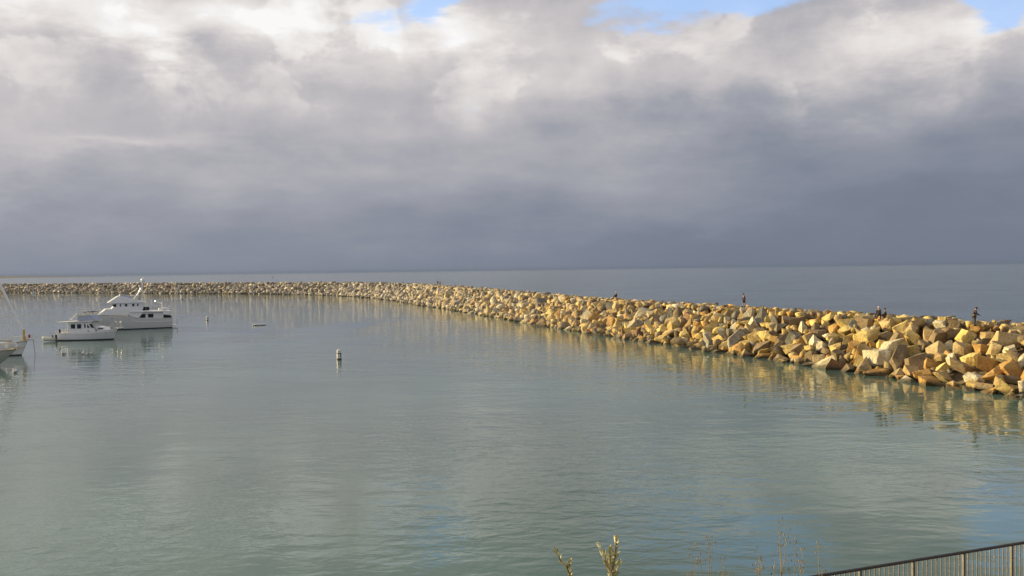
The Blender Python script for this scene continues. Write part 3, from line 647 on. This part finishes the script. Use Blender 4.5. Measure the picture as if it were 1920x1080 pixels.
m = MB(); m.prism([(12.20, 4.20), (12.25, 4.20), (12.53, 4.70), (12.46, 4.72)], 1.8, 1.75); m.build('windshield', M['glass'], t)
MB().prism([(5.4, 4.75), (12.9, 4.72), (13.3, 4.85), (11.3, 5.95), (10.8, 6.05), (9.2, 5.75), (8.2, 5.50), (7.2, 5.05), (5.4, 4.92)], 2.25, 1.95).build('flybridge', M['white'], t)
MB().prism([(8.3, 5.5), (10.7, 5.8), (10.8, 6.25), (10.2, 6.2), (9.6, 6.0), (8.2, 5.95)], 1.5, 1.4).build('flybridge_console', M['blue'], t)
m = MB()
for sg in (-1, 1): m.prism([(0, 0)], .1) if False else m.tube([(7.7, sg*1.2, 5.2), (6.7, sg*.7, 6.6), (6.25, sg*.35, 7.4)], .16, 6, r2=.10)
m.tube([(6.0, 0, 4.9), (6.1, 0, 7.6)], .09, 6); m.box((6.25, 0, 7.45), (.7, .95, .16)); m.tube([(6.05, 0, 7.4), (6.0, 0, 8.4)], .08, 6)
m.build('radar_mast', M['white'], t)
m = MB(); m.lathe([(.02, -.42), (.34, -.40), (.42, -.2), (.42, .1), (.33, .32), (.15, .44), (.01, .47)], (5.85, 0, 8.75), 14); m.build('satellite_dome', M['white'], t, smooth=True)
MB().box((6.6, 0, 7.75), (.25, 1.9, .14)).build('radar_scanner', M['white'], t, bevel=.03)
MB().prism([(6.9, 5.85), (8.4, 6.0), (8.5, 6.10), (6.8, 5.98)], 1.2).build('hardtop', M['white'], t)
for sg in (-1, 1): MB().tube([(7.2, sg*1.5, 5.0), (7.1, sg*1.15, 5.95)], .05, 6).build('hardtop_post', M['white'], t)
m = MB(); m.tube([(4.9, 1.9, 3.2), (2.9, 1.2, 5.9)], .02, 4); m.tube([(6.2, -1.0, 4.9), (6.5, -1.1, 9.3)], .015, 4); m.build('whip_aerial', M['steel'], t)
m = MB(); m.box((5.4, .9, 3.6), (1.4, 1.4, .65)); m.build('covered_tender', M['dark'], t, bevel=.12)
for xx in (4.1, 3.75, 3.3): MB().tube([(xx, 2.45, 3.55), (xx, 2.45, 4.05)], .13, 8).build('life_ring', M['buoy'], t)
d_ = MB().ball((1.6, .9, 3.45), .5, 2.6, 1.2, .55, n=14).build('boat_deck_tender', M['white'], t, smooth=True)
m = MB(); m.tube([(1.9, 0, 3.1), (1.9, 0, 4.4), (3.4, .5, 4.9)], .09, 6); m.build('davit_crane', M['white'], t)
MB().ball((1.9, 0, 4.55), .16, n=10).build('deck_light_globe', M['white'], t, smooth=True)
rail(t, [(.3, 2.5, 3.1), (.3, -2.5, 3.1)], .8, .9); rail(t, [(.3, 2.5, 3.1), (5.6, 2.5, 3.15)], .8, .9); rail(t, [(.3, -2.5, 3.1), (5.6, -2.5, 3.15)], .8, .9)
rail(t, [(14.6, 2.1, 2.7), (17.0, 1.7, 2.85), (18.6, .9, 3.0), (19.6, .1, 3.1)], .95, .8); rail(t, [(14.6, -2.1, 2.7), (17.0, -1.7, 2.85), (18.6, -.9, 3.0), (19.6, -.1, 3.1)], .95, .8)
m = MB(); m.prism([(15.3, 2.72), (18.2, 2.85), (18.0, 3.25), (15.2, 3.35)], .85, .7); m.build('foredeck_locker', M['cream'], t, bevel=.06)
MB().prism([(-1.25, .30), (0.02, .30), (0.02, .46), (-1.25, .42)], 2.0).build('swim_platform', M['offwhite'], t)
rail(t, [(-1.2, 1.8, .42), (-1.2, -1.8, .42)], 1.0, .8); rail(t, [(-1.2, 1.9, .42), (-.1, 2.1, .42)], 1.0, .6)
m = MB()
for sg in (-1, 1): m.tube([(x+rk*zs*.7, sg*(bd*.99+.02), zs-.62) for x, bd, bw, zs, zk, rk in sY[:4]], .05, 5)
m.build('rub_rail', M['white'], t)
MB().prism([(.15, 1.86), (1.7, 1.86), (1.7, 2.35), (.15, 2.2)], 2.1).build('cockpit_seat', M['dark'], t)

# --- two sailing yachts cut by the left edge
def sailboat(name, bow_px, wl_py, bowz, loa, mat, label, stay_dx, stay_h, cover):
    d = 1663*10.5/(wl_py-hor(bow_px)); bx = (bow_px-960)/1663*d
    t = empty(name, (bx-loa, d+1.2, 0)); tag(t, label, 'sailboat', 'sailing yachts moored at the left edge')
    k = loa/12.0; z = bowz; rk9 = 0 if cover else 1
    st = [(0, 1.0*k, .55*k, z*.80, -.2, 0), (1.5*k, 1.45*k, 1.15*k, z*.76, -.5, 0), (4.5*k, 1.8*k, 1.6*k, z*.75, -.8, 0), (7.5*k, 1.55*k, 1.2*k, z*.82, -.8, .02), (9.3*k, 1.0*k, .55*k, z*.9, -.6, .12), (10.3*k-rk9*1.0, .55*k, .16*k, z*.96, -.35, .3+rk9*.45), (loa-1.0-.1*z-rk9*1.5, .06, .02, z, -.1, .42+rk9*.72)]
    build_hull(st, (mat, M['boot']), t, .08)
    m = MB()
    for sg in (-1, 1): m.tube([(x+rk*zs, sg*(bd+.015), zs-.10) for x, bd, bw, zs, zk, rk in st], .035, 5)
    m.build('toe_rail', M['teak'], t)
    MB().prism([(3.4*k, z*.72), (8.2*k, z*.80), (7.6*k, z*.80+.38), (3.4*k, z*.72+.55)], .95*k, .85*k).build('cabin', M['white'], t)
    for xx in (4.4, 5.6, 6.7): side_pane(rect(xx*k, xx*k+.55, z*.78+.14, z*.78+.32), lambda zz: .93*k, t, frame=False)
    mx = loa-.3-stay_dx; top = bowz+stay_h+.4
    MB().tube([(mx, 0, z*.75), (mx, 0, top)], .09, 8, r2=.07).build('mast', M['steel'], t)
    MB().tube([(mx, 0, z*.75+1.3), (mx-4.2*k, 0, z*.75+1.4)], .07, 8).build('boom', M['steel'], t)
    MB().tube([(mx-.3, 0, z*.75+1.5), (mx-2*k, 0, z*.75+1.62), (mx-4.0*k, 0, z*.75+1.55)], .19, 8).build('sail_cover', M['blue'], t)
    MB().tube([(loa-.35, 0, z+.1), (mx+.05, 0, top-.1)], .15, 6).build('furled_jib', M['white'], t)
    m = MB(); m.tube([(mx, 0, top), (.1, 0, z*.8)], .012, 4)
    for sg in (-1, 1): m.tube([(mx, 0, top-.4), (mx-.1, sg*1.55*k, z*.8)], .012, 4); m.tube([(mx, 0, top*.62), (mx+.5, sg*1.5*k, z*.8)], .012, 4)
    m.build('rigging', M['steel'], t)
    m = MB(); m.tube([(mx, -.8*k, top*.6), (mx, .8*k, top*.6)], .03, 5); m.build('spreader', M['steel'], t)
    rail(t, [(6*k, -1.65*k, z*.78), (9.3*k, -1.05*k, z*.92), (loa-.5, -.15, z)], .6, 1.1, .016); rail(t, [(6*k, 1.65*k, z*.78), (9.3*k, 1.05*k, z*.92), (loa-.5, .15, z)], .6, 1.1, .016)
    MB().prism([(loa-1.3, z-.04), (loa+.5, z+.02), (loa+.5, z+.10), (loa-1.3, z+.06)], .14).build('bowsprit', M['teak'], t)
    m = MB(); m.box((9.1*k, .1, z*.9+.18), (.7, .6, .35)); m.build('deck_bundle', M['dark'], t, bevel=.08)
    m = MB(); m.tube([(8.0*k, -.4, z*.86+.3), (9.8*k, -.5, z*.9+.25)], .16, 8); m.build('rolled_cover', M['canvas'], t)
    if cover:
        m = MB(); m.tube([(loa-.75, -.1, z-.05), (loa-.78, -.1, z+1.45)], .17, 8, r2=.14); m.build('pulpit_cover', M['yellow'], t)
        MB().box((loa-.05, -.1, z+.55), (.24, .2, .42)).build('fuel_can', M['red'], t, bevel=.04)
        MB().tube([(loa+.42, 0, z), (loa+.62, 0, -.1)], .03, 5).build('mooring_chain', M['rust'], t)
    else:
        MB().tube([(loa-1.6, -.1, z+.1), (loa-1.6, -.1, z+.55)], .2, 8).build('anchor_windlass', M['buoy'], t)
    return t
sailboat('sailing_yacht', 45, 667, 2.0, 12.0, M['white'], 'white sailing yacht with yellow cover at bow, further of two at left edge', 5.0, 10.2, True)
sailboat('sailing_yacht', 24, 688, 2.1, 12.6, M['cream'], 'cream hulled sailing yacht with raked bow, nearer of two at left edge', 4.6, 10.8, False)

# ------------------------------------------------------------------ buoys, floats, small craft
def piling_buoy(px, py, h, rad, label):
    p = spot(px, py); t = empty('marker_buoy', (p.x, p.y, 0)); tag(t, label, 'buoy', 'white marker buoys')
    MB().lathe([(rad, -.5), (rad, h*.86), (rad*1.02, h*.97), (rad*.9, h)], n=18).build('body', M['buoy'], t, smooth=False)
    MB().lathe([(rad*1.03, h*.60), (rad*1.03, h*.68)], n=18).build('upper_band', M['band'], t)
    MB().lathe([(rad*1.12, .0), (rad*1.12, h*.13)], n=18).build('waterline_collar', M['band'], t)
    MB().lathe([(rad*.82, h), (rad*.5, h+.06), (rad*.1, h+.12)], n=12).build('cap', M['buoy'], t)
    m = MB(); m.box((rad*.92, -rad*.45, h*.42), (.06, rad*.7, h*.35)); m.build('number_plate', M['band'], t)
    return t
piling_buoy(633.5, 673.5, 1.15, .27, 'biggest and nearest white marker buoy standing in the open harbour')
piling_buoy(387.5, 600, .95, .25, 'white marker buoy midway between large yacht and floating tube')
piling_buoy(340.5, 560.5, 1.5, .32, 'farthest white marker buoy near the base of the breakwater')
p = spot(484, 609.6); t = empty('floating_pontoon', (p.x-.1, p.y, 0), R(38)); t.scale = (.95, 1, .9); tag(t, 'slim white pontoon float lying on the water left of centre', 'float')
m = MB(); m.tube([(-.85, 0, .16), (-.6, 0, .20), (1.3, 0, .20), (1.6, 0, .16)], .20, 10); m.build('tube', M['buoy'], t, smooth=True)
MB().tube([(-1.15, -.05, -.2), (-1.15, -.05, .62)], .13, 10).build('end_post', M['buoy'], t)
m = MB(); m.tube([(-1.1, 0, .1), (-.7, 0, .12)], .10, 8); m.build('coupling', M['band'], t)
p = spot(65.5, 549.6); t = empty('motor_launch', (p.x+.6, p.y, 0), R(180)); t.scale = (.42, .42, .5); tag(t, 'tiny white motor launch running along the far breakwater at left', 'boat')
sL = [(0, 1.0, .95, .9, -.3, 0), (3, 1.15, 1.0, .95, -.4, 0), (5.2, .8, .5, 1.15, -.4, .15), (6.4, .1, .05, 1.35, -.2, .3)]
build_hull(sL, (M['white'], M['boot']), t, .1)
MB().prism([(3.2, .9), (5.0, 1.0), (4.4, 1.6), (3.4, 1.6)], .7, .6).build('cabin', M['white'], t); MB().box((.4, 0, 1.2), (.8, .8, 1.0)).build('outboard_motor', M['white'], t, bevel=.08)
p = Vector(((512-960)/1663*1900, 1900, 0)); t = empty('channel_marker', p); t.scale = (.6, .6, .55); tag(t, 'tiny dark channel marker out on the ocean beyond the far breakwater', 'marker')
MB().lathe([(1.6, -.5), (1.6, .8), (1.2, 1.1)], n=14).build('float', M['band'], t); m = MB()
for a in range(4): m.tube([(math.cos(a*1.57)*1.1, math.sin(a*1.57)*1.1, 1), (math.cos(a*1.57)*.3, math.sin(a*1.57)*.3, 6)], .22, 5)
m.build('lattice_tower', M['band'], t); MB().lathe([(.6, 5.8), (.6, 7.0), (.2, 7.3)], n=10).build('lantern', M['band'], t)

# ------------------------------------------------------------------ gulls
def gull(px, py, rz, label, z=0.0, pos=None, k=1.0, standing=False):
    p = pos or spot(px, py); t = empty('seagull', (p.x, p.y, p.z+z), rz); t.scale = (k, k, k); tag(t, label, 'bird', 'white gulls')
    b = .30 if standing else .10
    prof = []
    m = MB(); rings = [(-.30, .02, .06), (-.22, .06, .05), (-.10, .115, .01), (.04, .13, 0), (.15, .10, .03), (.20, .065, .10), (.23, .055, .17), (.27, .062, .22), (.31, .045, .225), (.33, .02, .22)]
    vs, fs, n = [], [], 10
    for x, rr, zo in rings:
        for i in range(n): a = 2*math.pi*i/n; vs.append((x, math.cos(a)*rr, b+zo+math.sin(a)*rr))
    for j in range(len(rings)-1):
        for i in range(n): fs.append((j*n+i, j*n+(i+1) % n, (j+1)*n+(i+1) % n, (j+1)*n+i))
    fs += [tuple(range(n)), tuple((len(rings)-1)*n+i for i in range(n))]; m.add(vs, fs); m.build('body', M['feather'], t, smooth=True)
    for sg in (-1, 1): MB().ball((-.08, sg*.10, b+.05), .2, 1.15, .22, .38, n=10, rot=Matrix.Rotation(R(-8), 3, 'Y')).build('wing', M['wing'], t, smooth=True)
    MB().tube([(.32, 0, b+.22), (.41, 0, b+.20)], .018, 5, r2=.006).build('beak', M['beak'], t)
    if standing:
        for sg in (-1, 1): MB().tube([(0, sg*.04, 0), (0, sg*.04, b-.08)], .012, 4).build('leg', M['beak'], t)
    return t
gull(115.5, 664, R(160), 'white gull floating below the stern of the smaller cruiser', k=1.35)
gull(165, 665, R(20), 'white gull floating below the middle of the smaller cruiser', k=1.35)
gull(152, 664, R(90), 'faint smaller gull just left of another gull below the smaller cruiser', k=1.1)
gull(24, 699, R(150), 'white gull floating in front of the two sailing yachts', k=1.35)

# ------------------------------------------------------------------ people
def skin_mesh(name, J, B, mat, parent, sub=2):
    """J: joint -> (position, radius); B: list of bones. One continuous skinned surface."""
    names = list(J); me = bpy.data.meshes.new(name)
    me.from_pydata([J[n][0] for n in names], [(names.index(a), names.index(b)) for a, b in B], []); me.update()
    o = link(name, me, mat, parent)
    md = o.modifiers.new('skin', 'SKIN'); md.use_smooth_shade = True
    for i, n in enumerate(names):
        rr = J[n][1]; d = me.skin_vertices[0].data[i]; d.radius = rr if isinstance(rr, tuple) else (rr, rr); d.use_root = (i == 0)
    s_ = o.modifiers.new('subdivision', 'SUBSURF'); s_.levels = sub; s_.render_levels = sub
    return o
def person(pos, rz, label, top, legs_mat, pose='stand', hat=None, legs_bare=False, scale=1.0, lean=0.0):
    t = empty('person', pos, rz); t.scale = (scale,)*3; tag(t, label, 'person', 'people on the breakwater')
    # x forward, y left, z up
    if pose == 'sit':
        J = dict(pelvis=((0, 0, .12), .15), waist=((-.02, 0, .30), .13), chest=((.01, 0, .50), (.17, .13)), neck=((.04, 0, .66), .055), head=((.07, 0, .76), .085), crown=((.08, 0, .87), .08))
        for sg, n in ((1, 'l'), (-1, 'r')):
            J['hip'+n] = ((.06, sg*.10, .10), .10); J['knee'+n] = ((.46, sg*.13, .16), .065); J['ankle'+n] = ((.52, sg*.12, -.26), .045); J['toe'+n] = ((.68, sg*.13, -.32), .035)
            J['shoulder'+n] = ((.02, sg*.17, .57), .06); J['elbow'+n] = ((.08, sg*.24, .33), .045); J['wrist'+n] = ((.30, sg*.16, .24), .032); J['hand'+n] = ((.38, sg*.12, .22), .035)
    elif pose == 'walk':
        J = dict(pelvis=((0, 0, .93), .14), waist=((.01, 0, 1.08), .125), chest=((.03, 0, 1.30), (.17, .12)), neck=((.05, 0, 1.48), .055), head=((.08, 0, 1.57), .085), crown=((.09, 0, 1.69), .08))
        for sg, n in ((1, 'l'), (-1, 'r')):
            J['hip'+n] = ((0, sg*.10, .86), .10); J['knee'+n] = ((sg*.14, sg*.11, .48), .062); J['ankle'+n] = ((sg*.20-.05, sg*.11, .09), .042); J['toe'+n] = ((sg*.20+.12, sg*.12, .04), .035)
            J['shoulder'+n] = ((.03, sg*.18, 1.40), .06); J['elbow'+n] = ((-sg*.08, sg*.25, 1.14), .045); J['wrist'+n] = ((-sg*.14+.05, sg*.24, .90), .032); J['hand'+n] = ((-sg*.16+.08, sg*.23, .81), .035)
    else:   # standing, bent a little forward, one forearm out
        J = dict(pelvis=((0, 0, .92), .145), waist=((.02, 0, 1.07), .14), chest=((.08, 0, 1.28), (.18, .135)), neck=((.14, 0, 1.45), .058), head=((.19, 0, 1.53), .088), crown=((.22, 0, 1.64), .08))
        for sg, n in ((1, 'l'), (-1, 'r')):
            J['hip'+n] = ((0, sg*.11, .85), .105); J['knee'+n] = ((.05, sg*.13, .46), .065); J['ankle'+n] = ((-.03, sg*.13, .09), .045); J['toe'+n] = ((.14, sg*.14, .04), .038)
            J['shoulder'+n] = ((.09, sg*.19, 1.38), .062); J['elbow'+n] = ((.14, sg*.27, 1.12), .048); J['wrist'+n] = ((.38, sg*.20, 1.00), .034); J['hand'+n] = ((.47, sg*.17, .97), .036)
    B = [('pelvis', 'waist'), ('waist', 'chest'), ('chest', 'neck'), ('neck', 'head'), ('head', 'crown')]
    for n in 'lr': B += [('pelvis', 'hip'+n), ('hip'+n, 'knee'+n), ('knee'+n, 'ankle'+n), ('ankle'+n, 'toe'+n), ('chest', 'shoulder'+n), ('shoulder'+n, 'elbow'+n), ('elbow'+n, 'wrist'+n), ('wrist'+n, 'hand'+n)]
    body = skin_mesh('body', J, B, M['skin'], t)
    body.data.name = 'body'
    up = ['chest', 'waist', 'pelvis', 'shoulderl', 'shoulderr', 'elbowl', 'elbowr', 'wristl', 'wristr']
    grow = lambda v, a: tuple(x+a for x in v) if isinstance(v, tuple) else v+a
    JT = {n: (J[n][0], grow(J[n][1], .022)) for n in up}
    skin_mesh('jacket', JT, [b for b in B if b[0] in up and b[1] in up], top, t)
    lo = ['pelvis', 'hipl', 'hipr', 'kneel', 'kneer']+([] if legs_bare else ['anklel', 'ankler'])
    JL = {n: (J[n][0], grow(J[n][1], .020)) for n in lo}
    skin_mesh('shorts' if legs_bare else 'trousers', JL, [b for b in B if b[0] in lo and b[1] in lo], legs_mat, t)
    for n in 'lr':
        a, b = Vector(J['ankle'+n][0]), Vector(J['toe'+n][0])
        m = MB(); m.ball(a*.45+b*.55, .085, 1.75, .8, .75, n=10); m.build('shoe', M['shorts'], t, smooth=True)
        # a mitten of five fingers: knuckles to tips, thumb from the side
        w, h = Vector(J['wrist'+n][0]), Vector(J['hand'+n][0]); d = (h-w).normalized(); sd_ = Vector((0, 1, 0)).cross(d).normalized()
        hm = MB()
        for i, ln in enumerate((.07, .08, .075, .06)): o_ = sd_*(i-1.5)*.018; hm.tube([h+o_, h+d*ln*.6+o_, h+d*ln+o_*.7+Vector((.0, 0, -.015))], .009, 5, r2=.007)
        hm.tube([h-d*.03+sd_*.035, h+d*.02+sd_*.06], .010, 5); hm.build('hand_fingers', M['skin'], t)
    hc = Vector(J['crown'][0])-Vector((0, 0, .045))
    hm = MB(); hm.ball(hc+Vector((-.02, 0, .015)), .108, 1, .88, .98, n=14); hm.build('hat' if hat else 'hair', hat or M['hair'], t, smooth=True)
    fm = MB(); fm.tube([hc+Vector((.085, 0, -.02)), hc+Vector((.118, 0, -.055)), hc+Vector((.09, 0, -.065))], .012, 5)
    for sg in (-1, 1): fm.ball(hc+Vector((-.005, sg*.088, -.03)), .024, .6, .4, 1, n=8)
    fm.build('nose_and_ears', M['skin'], t)
    em = MB()
    for sg in (-1, 1): em.ball(hc+Vector((.080, sg*.032, -.012)), .012, n=8)
    em.box(hc+Vector((.082, 0, -.095)), (.012, .045, .008)); em.build('eyes_and_mouth', M['hair'], t)
    return t
person((30.6, 117.0, 5.22), R(175), 'person in maroon top and dark shorts walking alone on the breakwater crest', M['maroon'], M['shorts'], 'walk', None, True, 1.03)
person((38.15, 92.2, 5.28), R(215), 'person with pale cap and dark jacket seated left in a pair', M['jacket'], M['jeans'], 'sit', M['cap'], False, 1.0)
person((38.65, 91.8, 5.10), R(160), 'dark haired person in brown jacket seated right in a pair', M['jacket2'], M['jeans'], 'sit', None, False, 1.0)
person((42.3, 81.2, 4.80), R(-12), 'man in dark jacket standing bent forward near the right end of the breakwater', M['jacket'], M['jeans'], 'stand', None, False, 1.02)
person((-24.9, 298, 5.75), R(200), 'distant person in black standing on the breakwater at the bend', M['jacket'], M['shorts'], 'walk', None, False, 1.05)
person((18.35, 156, 5.55), R(180), 'person sitting alone between walker and the bend, partly hidden by rocks', M['jacket'], M['shorts'], 'sit', M['cap'], False, 1.0)
t = empty('backpack', (-24.1, 297.3, 5.9)); tag(t, 'beige backpack standing on the stones beside the distant person', 'bag')
MB().box((0, 0, .55), (.75, .5, 1.1), taper=.6).build('sack', M['bag'], t, bevel=.12); MB().tube([(-.1, 0, 1.08), (0, 0, 1.2), (.1, 0, 1.08)], .03, 5).build('handle', M['seed'], t)

# ------------------------------------------------------------------ bluff, railing and plants in the foreground
gv, gf = [], []
XS = [-60+3*i for i in range(48)]; YS = [-40, -12, 0, 2.5, 5, 8, 11, 14, 17, 19.6, 20.8]
def bluff_z(x, y):
    return 9.0 if y < 1 else max(2.3, 9.0-.36*(y-1)) + .12*mnoise.noise(Vector((x*.4, y*.5, 0)))
for x in XS:
    for y in YS:
        yy = y if y < 15 else y+(x-7)*.16*(1 if 0 < x < 60 else 0); gv.append((x, yy, bluff_z(x, y)))
    gv.append((x, (22.2 if 0 < x < 60 else 21.4)+((x-7)*.16 if 0 < x < 60 else 0), -.6))
nY = len(YS)+1
for i in range(len(XS)-1):
    for j in range(nY-1): a = i*nY+j; gf.append((a, a+nY, a+nY+1, a+1))
me = bpy.data.meshes.new('bluff'); me.from_pydata(gv, [], gf)
tag(link('terrain', me, M['core'], smooth=True), 'scrubby bank below the camera running down to the water', None, kind='structure')

A_, B_ = Vector((6.45, 19.6, 0)), Vector((14.6, 22.62, 0)); ZR = 10.5-.349*19.7+.75
def rz_(p): return 10.5-523.5/1663*22.0-.0
railing = empty('railing', (A_.x, A_.y, 2.3)); tag(railing, 'dark metal picket railing crossing the bottom right corner', 'railing')
ZT = 3.56; ZB = 2.42; u = (B_-A_).normalized(); Ln = (B_-A_).length; org = Vector((A_.x, A_.y, 2.3))
def P3(s, z): return A_+u*s+Vector((0, 0, z))-org
MB().tube([P3(-.3, ZT), P3(Ln, ZT)], .038, 8).build('top_rail', M['railing'], railing)
MB().tube([P3(-.3, ZB+.12), P3(Ln, ZB+.12)], .022, 6).build('bottom_rail', M['railing'], railing)
bay = 1.555; s0 = -.05; rotm = Matrix.Rotation(math.atan2(u.y, u.x), 3, 'Z'); k = -1
while s0+k*bay < Ln:
    a = s0+k*bay
    if a > -.3: MB().box(P3(a, (ZT+ZB)/2-.05), (.06, .06, ZT-ZB+.1), rotm).build('post', M['picket'], railing)
    m = MB()
    for i in range(1, 11):
        q = a+i*bay/11
        if -.25 < q < Ln: m.box(P3(q, (ZT+ZB)/2+.03), (.018, .018, ZT-ZB-.1), rotm)
    if m.f: m.build('picket_panel', M['picket'], railing)
    k += 1

def at_view(px, py, y):
    """a point y metres ahead whose direction was measured in the photograph"""
    return Vector(((px-960)/1663*y, y, 10.5+(hor(px)-py)/1663*y))
def leaf(m, base, d, L_, w, mi=0):
    d = d.normalized(); sd_ = d.cross(Vector((rng.random()-.5, rng.random()-.5, rng.random()))).normalized(); nrm = d.cross(sd_).normalized()
    t_ = w*.18; pts = [base, base+d*L_*.35+sd_*w*.5+nrm*L_*.05, base+d*L_*.75+sd_*w*.35+nrm*L_*.05, base+d*L_, base+d*L_*.75-sd_*w*.35+nrm*L_*.05, base+d*L_*.35-sd_*w*.5+nrm*L_*.05]
    mid = base+d*L_*.5-nrm*t_
    m.add(pts+[mid], [(0, 1, 6), (1, 2, 6), (2, 3, 6), (3, 4, 6), (4, 5, 6), (5, 0, 6), (0, 5, 4, 3, 2, 1)], mi)
def leafy(name, label, stems, y, leafL, seed):
    global rng
    rng = random.Random(seed); b0 = at_view(stems[0][-1][0], 1170, y); t = empty(name, (b0.x, b0.y, bluff_z(b0.x, b0.y)-.05)); org = t.location.copy()
    tag(t, label, 'shrub', 'leafy shrub shoots at the bottom edge')
    sm = MB(); lm = MB()
    for st in stems:
        pts = [at_view(px, py, y+rng.uniform(-.05, .05))-org for px, py in st]+[Vector((0, 0, 0))]
        sm.tube(pts, .004, 5, r2=.010)
        L_ = 0
        for a, b in zip(pts[:-1], pts[1:]):
            n = max(4, int((b-a).length/.006)) if b.length > .01 else 60
            for i in range(n):
                p = a+(b-a)*((i+rng.random()*.6)/n); ax = (a-b).normalized(); ra = Vector((rng.uniform(-1, 1), rng.uniform(-1, 1), rng.uniform(-.3, .6))); leaf(lm, p, ax*1.1+ra*.75, leafL*rng.uniform(.6, 1.25), leafL*.30, 0 if rng.random() < .55 else 1)
        for i in range(4): leaf(lm, pts[0], (pts[0]-pts[1]).normalized()*1.4+Vector((rng.uniform(-.7, .7), rng.uniform(-.7, .7), .3)), leafL*1.1, leafL*.3, i % 2)
    sm.build('stem', M['stem'], t)
    me = bpy.data.meshes.new('leaves'); me.from_pydata(lm.v, [], lm.f); me.polygons.foreach_set('material_index', lm.mi)
    link('leaves', me, [M['leaf'], M['leaf_pale']], t)
leafy('leafy_shrub', 'yellow green leafy shoots in a three pronged clump, bottom centre', [[(1150, 1020), (1147, 1045), (1140, 1085), (1138, 1170)], [(1122, 1032), (1130, 1056), (1138, 1085), (1138, 1170)], [(1138, 1040), (1139, 1060), (1139, 1085), (1138, 1170)], [(1152, 1066), (1146, 1076), (1140, 1090), (1138, 1170)]], 5.0, .046, 4)
leafy('leafy_shrub', 'single thin leaning shoot with sparse leaves, left of the clump', [[(1037, 1038), (1046, 1056), (1056, 1064), (1064, 1090), (1078, 1170)], [(1062, 1060), (1062, 1075), (1066, 1100), (1078, 1170)]], 5.0, .034, 9)
def weed(px, py, y, seed, label, spread=14, n=3, thick=.0015):
    r_ = random.Random(seed); b = at_view(px+r_.uniform(-8, 8), 1150, y); t = empty('dry_weed', (b.x, b.y, bluff_z(b.x, b.y)-.05)); org = t.location.copy()
    tag(t, label, 'weed', 'dry weed stalks at the bottom edge')
    sm = MB(); hd = MB()
    for k in range(n):
        tx = px+(0 if k == 0 else r_.uniform(-spread, spread)); ty = py+(0 if k == 0 else r_.uniform(12, 55)); yy = y+r_.uniform(-.12, .12)
        top = at_view(tx, ty, yy)-org; mid = at_view(px+(tx-px)*.45+r_.uniform(-3, 3), (ty+1150)/2, y)-org
        sm.tube([top, top*.75+mid*.25+Vector((r_.uniform(-.008, .008), 0, 0)), mid, Vector((0, 0, 0))], thick*.55, 5, r2=thick*1.6)
        for i in range(5):
            f = r_.random()**1.5*.5; p_ = top*(1-f)+mid*f; o_ = Vector((r_.uniform(-.03, .03), r_.uniform(-.02, .02), r_.uniform(.0, .04)))
            sm.tube([p_, p_+o_], thick*.35, 4)
            sm.ball(p_+o_, .004*r_.uniform(.7, 1.4), .8, .8, 1.7, n=6, mi=0 if r_.random() < .4 else 1)
    me = bpy.data.meshes.new('stalk'); me.from_pydata(sm.v, [], sm.f); me.polygons.foreach_set('material_index', sm.mi)
    link('stalk', me, [M['straw'], M['seed']], t)
for i, (px, py, n, lab) in enumerate([
        (1292, 1030, 3, 'short dry weed, leftmost of the bottom edge weeds'), (1322, 1005, 3, 'dry weed with pale seed tuft, second from left'),
        (1352, 1052, 4, 'low tangled dry weed between tufted weed and orange weed'), (1418, 1036, 5, 'bushy orange dry weed left of the tallest stalk'),
        (1460, 978, 4, 'tallest dry weed stalk, centre of the weeds'), (1484, 1012, 3, 'forked dry weed just right of the tallest stalk'),
        (1500, 1034, 3, 'leaning dry weed with a white bract'), (1530, 1018, 2, 'thin dry weed stalk, rightmost beside the railing'),
        (1448, 1050, 4, 'short straw coloured weed at foot of the tallest stalk')]):
    weed(px, py, 6.0, 100+i, lab, n=n)

# ------------------------------------------------------------------ haze
HAZE = 2.2e-5
if HAZE:
    m = bpy.data.materials.new('haze'); m.use_nodes = True; m.node_tree.nodes.clear(); N = NT(m.node_tree)
    o_ = N.node('ShaderNodeOutputMaterial'); v_ = N.node('ShaderNodeVolumePrincipled'); N.l.new(v_.outputs[0], o_.inputs['Volume'])
    v_.inputs['Color'].default_value = (.15, .22, .38, 1); v_.inputs['Density'].default_value = HAZE; v_.inputs['Anisotropy'].default_value = 0
    tag(MB().box((0, 12970, 24), (52400, 26200, 52)).build('haze', m), 'thin pale sea haze', None, kind='stuff')
